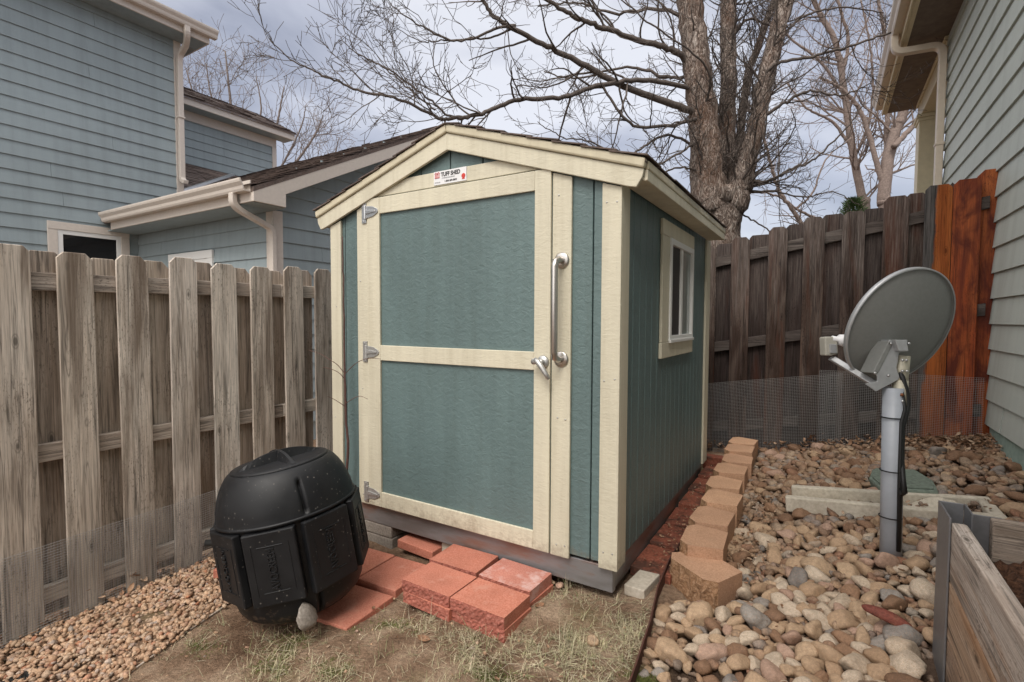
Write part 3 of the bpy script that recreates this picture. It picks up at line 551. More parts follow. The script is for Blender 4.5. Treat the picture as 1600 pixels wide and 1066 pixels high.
    mb = MB(); mb.box((-6.0, .935, 2.32), (-2.69, .958, 2.46)); mb.build('fascia', M_trim, T, bevel=.004)
    mb = MB(); gutter(mb, (-6.05, .934, 2.415), (-2.71, .934, 2.415), (0, -1, 0)); mb.build('gutter', M_trim, T)
    # barge board with its boxed return
    mb = MB(); a = lambda y: zr(y)-.035; b = lambda y: zr(y)-.215
    mb.prism([(-2.688, .932, 2.318), (-2.688, 1.30, 2.318), (-2.688, 1.30, b(1.30)), (-2.688, 4.0, b(4.0)), (-2.688, 4.0, a(4.0)), (-2.688, .932, a(.932))], (.026, 0, 0)); mb.prism([(-2.688, 4.002, b(4.0)), (-2.688, 7.0, b(1.0)), (-2.688, 7.0, a(1.0)), (-2.688, 4.002, a(4.0))], (.026, 0, 0))
    mb.box((-2.94, 1.275, 2.319), (-2.689, 1.298, b(1.3)+.03)); mb.build('barge_board', M_trim, T, bevel=.004)
    # soffit under the verge
    mb = MB(); mb.prism([(xw+.02, 1.3, b(1.3)+.05), (xw+.02, 4.0, b(4.0)+.05), (xw+.02, 4.0, b(4.0)+.065), (xw+.02, 1.3, b(1.3)+.065)], (.25, 0, 0)); mb.build('soffit', M_sid_y, T)
    mb = MB(); xd = -2.94
    pts = [(xd, .875, 2.42), (xd, .875, 2.36)] + arc((xd, .875, 2.34), (xd, .88, 2.29), (xd, .96, 2.25), 8) + [(xd, 1.16, 2.175)] + arc((xd, 1.25, 2.14), (xd, 1.31, 2.12), (xd, 1.315, 2.04), 8) + [(xd, 1.315, 1.2), (xd, 1.315, -.4)]
    pts = [p for i, p in enumerate(pts) if i == 0 or np.linalg.norm(np.array(p)-np.array(pts[i-1])) > 1e-4]
    rtube(mb, pts, .078, .055, (1, 0, 0)); mb.build('downspout', M_trim, T, bevel=.008)
    window(T, (-5.26, yw-.012, .9), (1, 0, 0), (0, -1, 0), 1.085, .9, 1.872, .10, M_vinyl)
    # ---- rear block with its eave and the low roof that meets the wing in a valley
    xB = -9.2
    mb = MB(); mb.box((-13, 1.97, -.5), (xB-.006, 5.54, 5.5)); mb.build('rear_block', M_sid_y, T)
    mb = MB(); lap(mb, (xB, 1.97, 0), (0, 1, 0), (1, 0, 0), 3.5, 4.538-EX*2, 5.28, EX); mb.build('siding', M_sid_y, T)
    mb = MB(); mb.box((xB, 1.97, 5.26), (xB+.03, 5.55, 5.455)); mb.box((xB-.1, 5.44, 3), (xB+.028, 5.552, 5.259)); mb.build('frieze_trim', M_trim, T, bevel=.004)
    mb = MB(); mb.box((xB-.01, 1.97, 5.456), (-8.86, 5.80, 5.47)); mb.build('soffit', M_sid_y, T)
    mb = MB(); mb.box((-8.859, 1.97, 5.452), (-8.83, 5.82, 5.595)); mb.prism([(-8.86, 5.798, 5.452), (-8.86, 5.798, 5.595), (-10.4, 5.798, 6.365), (-10.4, 5.798, 6.2)], (0, .02, 0)); mb.build('fascia', M_trim, T, bevel=.004)
    mb = MB(); mb.prism([(-8.79, 1.97, 5.62), (-10.4, 1.97, 6.425), (-10.4, 1.97, 6.36), (-8.79, 1.97, 5.58)], (0, 3.87, 0)); k = math.hypot(1, .5); shingles(mb, (-8.78, 1.98, 5.615), (0, 1, 0), (-1/k, 0, .5/k), 3.85, 1.8); mb.build('rear_roof', M_shingle, T)
    mb = MB(); mb.prism([(xB+.03, 1.99, 4.35), (X1, 1.99, 2.85), (X1, 1.99, 2.80), (xB+.03, 1.99, 4.30)], (0, 2.6, 0)); shingles(mb, (X1, 1.99, 2.85), (0, 1, 0), (-1/k, 0, .5/k), 2.6, 3.3); mb.build('low_roof', M_shingle, T)
    mb = MB(); mb.tube([(-6.9, 2.28, 3.225), (-9.15, 4.45, 4.34)], .045, 6); mb.build('valley_flashing', M_zinc, T)
left_house()
def right_house():
    xH = 3.35; EX = .18; yc = 4.86
    T = thing('house', (5, 0, .1), 'pale sage lap sided house with a porch post beside the satellite dish', 'house')
    mb = MB(); mb.box((xH+.006, -7, -.6), (11, yc-.004, 4.15)); mb.build('wall', M_sage, T)
    mb = MB(); lap(mb, (xH, -7, 0), (0, 1, 0), (-1, 0, 0), 7+yc, .383+EX, 4.12, EX); lap(mb, (xH, -7, 0), (0, 1, 0), (-1, 0, 0), 7+2.36, .383, .383+EX, EX); lap(mb, (xH, 2.39, 0), (0, 1, 0), (-1, 0, 0), yc-2.39, .383, .383+EX, EX); mb.build('siding', M_sage, T)
    mb = MB(); mb.box((xH+.0, -7, -.8), (xH+.2, yc, .372)); mb.build('foundation', M_found, T)
    zs = 4.10
    mb = MB(); mb.box((2.96, -7, zs), (6, 7.04, zs+.015)); mb.build('soffit', M_soffit, T)
    mb = MB(); mb.box((2.935, -7, zs-.012), (2.9585, 7.05, zs+.20)); mb.build('fascia', M_ytrim, T, bevel=.004)
    mb = MB(); mb.box((2.9595, -7, zs-.014), (2.999, 7.035, zs-.001)); mb.build('soffit_trim', M_ytrim, T)
    mb = MB(); gutter(mb, (2.9345, -7, zs+.07), (2.9345, 7.06, zs+.07), (-1, 0, 0)); mb.build('gutter', M_ltrim, T)
    mb = MB(); mb.prism([(2.82, -7, zs+.20), (2.82, -7, zs+.17), (7.5, -7, zs+2.4), (7.5, -7, zs+2.45)], (0, 14.05, 0)); mb.build('roof', M_shingle, T)
    mb = MB(); xd, yd = 3.29, 4.80
    pts = [(2.88, yd-.02, zs+.08), (2.88, yd-.02, zs+.0)] + arc((2.88, yd-.02, zs-.02), (2.88, yd-.02, zs-.10), (2.97, yd-.01, zs-.105), 8) + [(3.15, yd, zs-.11)] + arc((3.19, yd, zs-.112), (xd, yd, zs-.115), (xd, yd, zs-.22), 8) + [(xd, yd, 2.9), (xd, yd, .5)]
    rtube(mb, pts, .085, .065); mb.box((xd-.04, yd-.052, 2.95), (xd+.04, yd+.052, 2.98)); mb.build('downspout', M_ltrim, T, bevel=.008)
    mb = MB(); mb.box((3.33, yc+.003, zs-.25), (3.58, 6.9, zs-.001)); mb.box((3.31, yc+.003, zs-.05), (3.329, 6.9, zs-.001)); mb.build('porch_beam', M_ytrim, T, bevel=.006)
    P = MB(); P.box((3.31, 6.52, .1), (3.57, 6.80, zs-.30)); post = P.build('porch_post', M_ytrim, T, bevel=.005)
    q = MB(); q.box((3.28, 6.49, zs-.298), (3.60, 6.83, zs-.251)); q.box((3.295, 6.505, zs-.34), (3.585, 6.815, zs-.299)); q.build('capital', M_ytrim, post, bevel=.006)
    mb = MB(); mb.box((3.0, yc, -.3), (8, 7.0, .1)); mb.build('porch_floor', M_conc, T)
right_house()

# ---------------------------------------------------------------- board fences
def picket(name, parent, mt, a, h, n, w, th, z0, z1, ear=.028, lean=0):
    """dog-eared board: a = lower corner (x, y), h along the fence, n thickness direction"""
    h = np.array([*h, 0.0]); n = np.array([*n, 0.0]); a = np.array([*a, 0.0]); k = np.array([0, 0, 1.0]) + h*lean
    e1, e2 = ear*rnd.uniform(.8, 1.2), ear*rnd.uniform(.8, 1.2)
    P = lambda s_, z: a + h*s_ + k*(z-z0) + np.array([0, 0, z0])
    mb = MB(); mb.prism([P(0, z0), P(w, z0), P(w, z1-e2*1.1), P(w-e2, z1), P(e1, z1), P(0, z1-e1*1.1)], n*th); return mb.build(name, mt, parent, bevel=.0025, seg=1)
def left_fence():
    T = thing('board_fence', (-.84, 0, -.35), 'weathered light grey board fence of dog eared pickets along the left side', 'fence')
    for k in range(-6, 16):
        y = -1.205 + .2405*k; z1 = 1.452 + .004*k + rnd.uniform(-.014, .012); zb = gleft(-.8, y)-.03
        picket('picket', T, M_picket, (-.801, y), (0, 1), (-1, 0), .146+rnd.uniform(-.004, .006), .016, zb, z1, .03, rnd.uniform(-.004, .004))
        picket('picket', T, M_picket_b, (-.860, y+.130+rnd.uniform(-.006, .006)), (0, 1), (-1, 0), .146 if k != 5 else .118, .016, zb+.08, z1-.012, .028, rnd.uniform(-.003, .003))
    for zt in (1.352, .535, -.155):
        for a, b in ((-2.7, -.02), (-.017, 2.72)):
            mb = MB(); mb.prism([(-.8575, a, zt+.012*a), (-.8575, b, zt+.012*b), (-.8575, b, zt-.086+.012*b), (-.8575, a, zt-.086+.012*a)], (.039, 0, 0)); mb.build('rail', M_rail_y, T, bevel=.004)
left_fence()
YF = 2.70
def right_fence():
    T = thing('board_fence', (1.3, YF, -.05), 'dark weathered board fence with orange stained pickets at its right end', 'fence')
    top = lambda x: 1.822+.180*(x-1.5); bot = lambda x: -.06+.165*(x-1.5)
    ed = [(1142, 1171), (1199, 1229), (1253, 1286), (1313, 1349), (1378, 1418), (1441, 1484), (1486, 1530)]
    F_ = [(on(a, 420, y=YF)[0], on(b, 420, y=YF)[0]) for a, b in ed]; x = F_[0][0]-.262
    while x > -.95: F_.insert(0, (x, x+.14)); x -= .252
    n = len(F_)
    for i, (a, b) in enumerate(F_):
        mt = M_orange if i == n-1 else M_halfor if i == n-2 else M_dpicket
        zt = top(.5*(a+b))+rnd.uniform(-.022, .018) + (.03 if i >= n-2 else 0)
        o = picket('picket', T, mt, (a, YF), (1, 0), (0, 1), b-a, .016, bot(a), zt, .03, rnd.uniform(-.004, .004))
        if i == n-1: o['label'] = 'wide orange stained picket'
        if i == n-2: o['label'] = 'picket half grey and half orange'
        if i < n-1:
            c = b-.012; d = F_[i+1][0]+.014
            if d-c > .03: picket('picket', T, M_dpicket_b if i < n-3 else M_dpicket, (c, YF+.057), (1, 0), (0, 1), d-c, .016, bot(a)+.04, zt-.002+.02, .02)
    a = F_[-1][1]; picket('picket', T, M_orange, (a-.02, YF+.057), (1, 0), (0, 1), .15, .016, bot(a), top(a)+.065, .04)
    o = picket('picket', T, M_orange, (a+.085, YF+.03), (.8, -.6), (.6, .8), .062, .02, bot(a), top(a)+.04, .012, .012); o['label'] = 'narrow orange board beside the house wall'
    for off, hh in ((-.135, .088), (-.895, .088), (-1.62, .088)):
        mb = MB(); x0, x1 = -.95, 3.30; z = lambda q: top(q)+off
        mb.prism([(x0, YF+.0175, z(x0)), (x1, YF+.0175, z(x1)), (x1, YF+.0175, z(x1)-hh), (x0, YF+.0175, z(x0)-hh)], (0, .038, 0)); mb.build('rail', M_rail_x, T, bevel=.004)
right_fence()

# ---------------------------------------------------------------- wire mesh along the fences
def mesh_sheet(label, P, s0, s1, zb, zt, cell, r, group=None):
    """P(s, z) -> point; grid of thin wires"""
    mb = MB(); ns = int((s1-s0)/cell)
    for i in range(ns+1):
        s_ = s0+i*cell; zz = np.linspace(zb(s_), zt(s_), 4); mb.tube([P(s_, z) for z in zz], r, 3, False)
    nz_ = int((zt(s0)-zb(s0))/cell); ss = np.linspace(s0, s1, 14)
    for k in range(nz_+1): mb.tube([P(s_, zt(s_)-k*cell) for s_ in ss], r*1.05, 3, False)
    o = mb.build('wire_mesh', M_wire); return tag(o, label, 'wire mesh', group)
wv = lambda s_, z: .009*math.sin(s_*6.3+z*4)+.005*math.sin(s_*15+1)+.004*math.sin(z*19+s_*3)
mesh_sheet('fine wire mesh along the foot of the light grey fence', lambda s_, z: np.array([-.788+wv(s_, z), s_, z]), -2.2, 1.0, lambda s_: gleft(-.8, s_)-.02, lambda s_: .105+.05*s_, .0127, .0008)
mesh_sheet('lower sheet of wire mesh at the foot of the dark fence behind the wall blocks', lambda s_, z: np.array([s_, 2.672+wv(s_, z), z]), 1.35, 2.46, lambda s_: -.09+.15*(s_-1.4), lambda s_: .545+.150*(s_-1.4), .0127, .0008)
mesh_sheet('taller sheet of wire mesh standing between the dark fence and the dish', lambda s_, z: np.array([s_, 2.655+wv(s_, z), z]), 2.30, 3.30, lambda s_: .02+.18*(s_-2.3), lambda s_: .722, .0127, .0008)

# ---------------------------------------------------------------- compost tumbler
def tumbler():
    el = CR*(-.165) + np.array([0, 0, .986]); el = el/np.linalg.norm(el); lid_c = at(438, 722, 2.40); cen = lid_c - el*.36
    T = thing('compost_tumbler', tuple(cen - el*.34), 'black plastic barrel compost tumbler leaning at the corner of the shed', 'compost bin')
    z = el; fx = -CF - z*np.dot(-CF, z); fx /= np.linalg.norm(fx); y = np.cross(z, fx); M = frame(lid_c, fx, y, z)
    rib = np.radians([-52, 38, 128, 218])
    def mod(R, zz, an):
        R = R.copy()
        for a in rib:
            d = np.abs((an-a+np.pi) % (2*np.pi)-np.pi); g = np.exp(-(d/.028)**4)
            m_ = ((zz > -.19) & (zz < -.05))[:, None] | ((zz < -.52) & (zz > -.625))[:, None]
            R = R - .024*g[None]*m_
        return R
    s_ = np.array([0, .006, .02, .045, .075, .11, .15, .185, .196, .20, .204, .22, .3, .4, .5, .532, .564, .596, .624, .647, .658, .662])
    r_ = np.array([.218, .227, .240, .257, .272, .285, .295, .300, .302, .303, .299, .293, .291, .290, .289, .287, .282, .274, .258, .230, .20, .02])
    mb = MB(); ss = np.concatenate([np.linspace(a, b, 3)[:-1] for a, b in zip(s_[:-1], s_[1:])]+[[.705]]); mb.lathe(np.c_[np.interp(ss, s_, r_), -ss][::-1], 240, M, mod=mod, caps=True)
    body = mb.build('barrel', M_plastic, T, smooth=True)
    q = MB(); q.lathe([(.291, -.212), (.306, -.206), (.308, -.200), (.305, -.194), (.291, -.192)], 96, M, caps=False); q.build('rim', M_plastic, body, smooth=True)
    q = MB(); q.lathe([(.200, -.012), (.212, -.004), (.2125, .006), (.206, .0095), (.17, .012), (.0005, .013)], 96, M); lid = q.build('lid', M_plastic, T, smooth=True)
    # cross handle with arched top
    q = MB()
    for a in np.radians([42, 132]):
        d = np.array([math.cos(a), math.sin(a)]); p = np.array([-d[1], d[0]]); n = 17; up, lo = [], []
        t = np.linspace(-1, 1, n); h = .012+.046*(1-np.abs(t)**2.2); 
        for k in range(n-1):
            v = []
            for kk in (k, k+1):
                for sg, wd in ((-1, .012), (1, .012)):
                    b = d*t[kk]*.185; v += [[*(b+p*sg*wd*1.5), .010], [*(b+p*sg*wd*.55), h[kk]]]
            v = tr(np.array(v), M); q.add(v, [[[0, 4, 5, 1], [1, 5, 7, 3], [3, 7, 6, 2]]])
    q.build('handle', M_plastic, lid, smooth=False)
    # eight vent panels round the belt
    for i in range(8):
        a = math.radians(8+45*i); R = rotz((0, 0, 0), a); Mi = M @ R; q = MB()
        xa, xb, hw = .275, .311, .106
        q.prism(tr(np.array([(xa, -hw, -.215), (xa, hw, -.215), (xa, hw, -.525), (xa, -hw, -.525)]), Mi), Mi[:3, 0]*(xb-xa))
        pan = q.build('vent_panel', M_plastic, body, bevel=.006)
        q = MB(); u = xb+.0008
        for zz in (-.275, -.468): q.tube(tr(np.array([(u, -.052, zz), (u, .052, zz)]), Mi), .0022, 6)
        for yy in (-.075, .075): q.tube(tr(np.array([(u, yy, -.268), (u, yy, -.475)]), Mi), .0012, 6)
        q.build('raised_line', M_plastic, pan)
        cu = bpy.data.curves.new('lettering', 'FONT'); cu.body = 'AVOCREEM'; cu.size = .047; cu.align_x = 'CENTER'; cu.align_y = 'CENTER'; cu.extrude = .004; cu.bevel_depth = .0009
        tmp = bpy.data.objects.new('tmp', cu); COL.objects.link(tmp); me = bpy.data.meshes.new_from_object(tmp.evaluated_get(bpy.context.evaluated_depsgraph_get())); bpy.data.objects.remove(tmp)
        X = frame((xb, .0, -.372), (0, 0, .74), (0, -1, 0), (1, 0, 0)); me.transform(Matrix((Mi @ X).tolist())); me.transform(Matrix.Translation(-Vector(T.location)))
        o = bpy.data.objects.new('lettering', me); COL.objects.link(o); me.materials.clear(); me.materials.append(M_plastic); o.parent = pan
    c = lid_c - el*.37; ax = CR*.93+CF*.2-el*.02
    q = MB(); q.tube([c-ax*.40, c-ax*.2], .016, 14); q.build('axle', M_cord, T, smooth=True)
    return c, el
tumbler()
def wedge():
    import bmesh
    bm = bmesh.new(); bmesh.ops.create_icosphere(bm, subdivisions=4, radius=1); v = np.array([x.co[:] for x in bm.verts]); f = np.array([[q.index for q in x.verts] for x in bm.faces]); bm.free()
    k = 1-.36*(v[:, 2]+1)/2*1.4; lump = 1+.05*np.sin(v[:, 0]*5+v[:, 2]*4)+.035*np.sin(v[:, 1]*9+v[:, 2]*7); c = at(479, 962, 2.15)
    p = CR[None]*(v[:, :1]*.043*k[:, None]*lump[:, None]) + CF[None]*(v[:, 1:2]*.06*lump[:, None]) + np.array([[0, 0, 1.0]])*(v[:, 2:3]*.052*lump[:, None]) - CR[None]*(v[:, 2:3]*.012)
    mb = MB(); mb.add(p+c, [f]); tag(mb.build('stone', M_greyconc, smooth=True), 'pale wedge of stone propping the black compost tumbler', 'stone')
wedge()

# ---------------------------------------------------------------- pavers and wall blocks
def paver(label, c, ax, ay, size, mt, tilt=(0, 0), group=None, chip=0, name='paver', face=None, cat='paver'):
    """slab: c = centre of its top, ax in-plane angle; front face rough"""
    sx, sy, sz = size; mb = MB(); R = Matrix.Rotation(ax, 4, 'Z') @ Matrix.Rotation(tilt[0], 4, 'X') @ Matrix.Rotation(tilt[1], 4, 'Y')
    M = np.array(Matrix.Translation(c) @ R)
    mb.box((-sx/2, -sy/2, -sz), (sx/2, sy/2, 0), M)
    o = mb.build(name, mt, bevel=.005); return tag(o, label, cat, group)
def split_paver(label, c, rz, size, mt, group, tilt=(0, 0)):
    """slab whose front (-y) face is split: a fine rough grid"""
    sx, sy, sz = size; mb = MB(); nx, nz_ = 26, 6
    M = np.array(Matrix.Translation(c) @ Matrix.Rotation(rz, 4, 'Z') @ Matrix.Rotation(tilt[0], 4, 'X') @ Matrix.Rotation(tilt[1], 4, 'Y'))
    gx, gz_ = np.meshgrid(np.linspace(-sx/2, sx/2, nx), np.linspace(-sz, 0, nz_), indexing='ij')
    d = np.clip(nr.normal(size=gx.shape)*.0018, -.0035, .0035); d[:, -1] = np.abs(nr.normal(size=nx))*.0018; d[:, 0] *= .5
    f = np.stack([gx, -sy/2+.004+d, gz_], -1).reshape(-1, 3); i, j = np.meshgrid(np.arange(nx-1), np.arange(nz_-1), indexing='ij')
    mb.add(tr(f, M), [np.stack([i*nz_+j, (i+1)*nz_+j, (i+1)*nz_+j+1, i*nz_+j+1], -1).reshape(-1, 4)], 1)
    # top and bottom follow the rough lip; back and sides plain
    tp = [k*nz_+nz_-1 for k in range(nx)]; bt = [k*nz_ for k in range(nx)]
    v = np.vstack([f, [[sx/2, sy/2, 0], [-sx/2, sy/2, 0], [sx/2, sy/2, -sz], [-sx/2, sy/2, -sz]]]); b = nx*nz_
    mb.add(tr(v, M), [tp+[b, b+1], bt[::-1]+[b+3, b+2], [[b, b+2, b+3, b+1]], [(nx-1)*nz_+k for k in range(nz_)]+[b+0], [0]+[b+3, b+1]+[k for k in range(nz_-1, 0, -1)], [(nx-1)*nz_, b+2, b]])
    return tag(mb.build('paver', [mt, M_split]), label, 'paver', group)
G1 = 'red pavers stacked as a doorstep'
ST = [(.812, -.322, -.012, 'front left'), (1.105, -.327, -.020, 'front right'), (.785, -.094, .035, 'rear left'), (1.095, -.098, -.03, 'rear right')]
for x, y, r, nm in ST:
    d = rnd.uniform(-.006, .006); sz = (.285, .212, .052)
    split_paver('red paver in the lower layer of the doorstep stack, %s' % nm, (x+.006+d, y+(-.006 if 'right' not in nm else .004), -.155), r-.03, sz, M_brick, G1)
    split_paver(('red paver with a chalky white bloom on top of the doorstep stack, %s' if nm == 'rear right' else 'clean red paver on top of the doorstep stack, %s') % nm, (x, y, -.1015), r, sz, M_brick_pale if nm == 'rear right' else M_brick, G1)
G2 = 'red pavers laid loose before the shed'
paver('red paver lying partly under the leaning black tumbler', (.437, -.535, -.238), .03, 0, (.285, .295, .05), M_brick, (.02, -.05), G2)
paver('red paver lying flat left of the doorstep stack', (.432, -.225, -.215), .02, 0, (.265, .285, .05), M_brick, (.01, -.03), G2)
paver('red paver lying between the tumbler and the shed corner block', (.155, -.222, -.225), .03, 0, (.265, .285, .05), M_brick, (.01, -.03), G2)
paver('red paver tilted half under the shed front', (.375, .085, -.166), -.02, 0, (.27, .20, .05), M_brick, (.02, .03), G2)
p = on(338, 886, z=-.27); paver('red paver poking out left of the black tumbler on the gravel', (p[0]+.12, p[1]+.12, -.262), .5, 0, (.29, .21, .05), M_brick, (.03, .05), G2)
p = on(691, 853, y=.06); paver('small grey block under the shed behind the doorstep stack', (p[0]+.06, .09, -.118), 0, 0, (.13, .06, .09), M_conc, name='concrete_block', cat='block')
def cblock():
    mb = MB(); mb.box((-.13, .032, -.275), (.150, .20, -.200)); mb.box((-.14, .030, -.1995), (.146, .20, -.127)); tag(mb.build('concrete_block', M_greyconc, bevel=.008), 'rough grey concrete block propping the left front of the shed', 'block')
cblock()
paver('pale grey paver lying at the front right corner of the shed', (1.628, .222, -.108), -.12, 0, (.10, .235, .05), M_conc, (.03, -.03))
G3 = 'damp red pavers in the strip beside the shed'
ph = ['nearest', 'second', 'third', 'fourth', 'fifth', 'sixth']
for i in range(6):
    y = .42+.30*i; paver('damp dark red paver in the strip beside the shed wall, %s from the front' % ph[i], (1.648+rnd.uniform(-.01, .01), y, gleft(1.64, y)+.035+rnd.uniform(-.006, .006)), rnd.uniform(-.03, .03), 0, (.20, .285, .05), M_brick_dark, (rnd.uniform(-.03, .03), rnd.uniform(-.05, .03)), G3)
paver('dark red paver standing across the far end of the strip beside the shed', (1.63, 2.2, .02), .0, 0, (.24, .10, .10), M_brick_dark, (0, 0), G3)

def wall_block(label, c, rz, zt, wf=.285, wb=.20, dp=.185, h=.105, tilt=(0, 0)):
    """retaining wall block: rough chamfered face towards -x, narrowing to the back"""
    M = np.array(Matrix.Translation((c[0], c[1], zt)) @ Matrix.Rotation(rz, 4, 'Z') @ Matrix.Rotation(tilt[0], 4, 'X') @ Matrix.Rotation(tilt[1], 4, 'Y'))
    ch = .042; o = [(-dp/2+ch, -wf/2), (dp/2, -wb/2), (dp/2, wb/2), (-dp/2+ch, wf/2), (-dp/2, wf/2-ch*1.1), (-dp/2, -wf/2+ch*1.1)]
    mb = MB()
    mb.add(tr(np.array([(*p, 0) for p in o]+[(*p, -h) for p in o]), M), [[0, 1, 2, 3, 4, 5], [11, 10, 9, 8, 7, 6], [[1, 0, 6, 7], [2, 1, 7, 8], [3, 2, 8, 9]]])
    pts = [o[3], o[4], o[5], o[0]]; segs = []
    for a, b, n in ((pts[0], pts[1], 5), (pts[1], pts[2], 13), (pts[2], pts[3], 5)):
        for t_ in np.linspace(0, 1, n)[:-1]: segs.append(np.array(a)*(1-t_)+np.array(b)*t_)
    segs.append(np.array(pts[3])); segs = np.array(segs); n = len(segs); nz_ = 6; v = []
    cc = np.array([0, 0]); 
    for i in range(n):
        for k in range(nz_):
            a = segs[i]; dirn = np.array([-1, 0.0]) if 4 <= i <= 16 else np.array([-.7, .7 if i < 4 else -.7]); d = 0 if (k in (0, nz_-1) or i in (0, n-1)) else rnd.uniform(-.003, .010)
            v.append([*(a+dirn*d), -h*(1-k/(nz_-1))])
    i, j = np.meshgrid(np.arange(n-1), np.arange(nz_-1), indexing='ij')
    mb.add(tr(np.array(v), M), [np.stack([i*nz_+j, (i+1)*nz_+j, (i+1)*nz_+j+1, i*nz_+j+1], -1).reshape(-1, 4)], 1)
    return tag(mb.build('wall_block', [M_block, M_blockface]), label, 'block', 'tan retaining wall blocks')
od = ['', 'second', 'third', 'fourth', 'fifth', 'sixth', 'seventh', 'eighth', 'ninth']
BL = [(1.872, .378, .93), (1.832, .566, .06), (1.816, .862, -.03), (1.820, 1.152, -.02), (1.786, 1.440, .03), (1.780, 1.738, .02), (1.786, 2.018, .06), (1.762, 2.295, .02), (1.755, 2.555, -.04)]
for i, (x, y, r) in enumerate(BL):
    y -= .05; x += .010
    wall_block('nearest tan wall block, turned towards the camera with a rough face' if i == 0 else '%s tan wall block from the front of the row beside the shed' % od[i], (x, y), r, (-.024 if i == 0 else .004+.04*y+(.006 if i % 2 else 0)), wf=.31 if i == 0 else .285, wb=.24 if i == 0 else rnd.uniform(.20, .225), dp=.215 if i == 0 else .20, h=.155)

# ---------------------------------------------------------------- edging strips, drain pipe
def strip(label, pts, th, h0, h1, mt, name='edging_strip'):
    p = np.array(pts, float); d = np.gradient(p, axis=0); d /= np.linalg.norm(d, axis=1)[:, None]; n = np.c_[-d[:, 1], d[:, 0]]; m = len(p); v = []
    for i in range(m):
        z = gz(p[i, 0], p[i, 1])
        for sg, zz in ((-1, h0), (1, h0), (1, h1), (-1, h1)): v.append([*(p[i]+n[i]*th*sg/2), z+zz])
    mb = MB(); mb.add(v, [[[4*i+k, 4*i+(k+1) % 4, 4*i+4+(k+1) % 4, 4*i+4+k] for i in range(m-1) for k in range(4)], [3, 2, 1, 0], [4*m-4, 4*m-3, 4*m-2, 4*m-1]])
    return tag(mb.build(name, mt), label, 'edging')
strip('rusty steel edging strip between the lawn and the river rocks', [(1.86, -1.1), (1.82, -.7), (1.795, -.43), (1.765, -.15), (1.72, .12), (1.70, .38), (1.70, .6)], .006, -.06, .055, M_rust)
strip('thin wooden edging strip between the pea gravel and the soil', [(.10, -1.75), (.04, -1.42), (-.03, -1.22), (-.10, -1.0), (-.155, -.80)], .009, -.05, .010, M_picket_b)
def drain():
    pts = [(-.44, -1.75), (-.43, -1.55), (-.42, -1.38), (-.38, -1.24)]; n = 90; t = np.linspace(0, 1, n); P = np.array(pts); c = np.stack([np.interp(t*3, range(4), P[:, 0]), np.interp(t*3, range(4), P[:, 1]), gleft(-.4, -1.4)-.038+0*t], -1); c[-20:, 2] -= np.linspace(0, .05, 20)
    mb = MB(); mb.tube(c, .046+.005*np.sign(np.sin(np.arange(n)*1.6)), 18); tag(mb.build('drain_pipe', M_cord), 'black corrugated drain pipe half buried in the pea gravel', 'pipe')
drain()

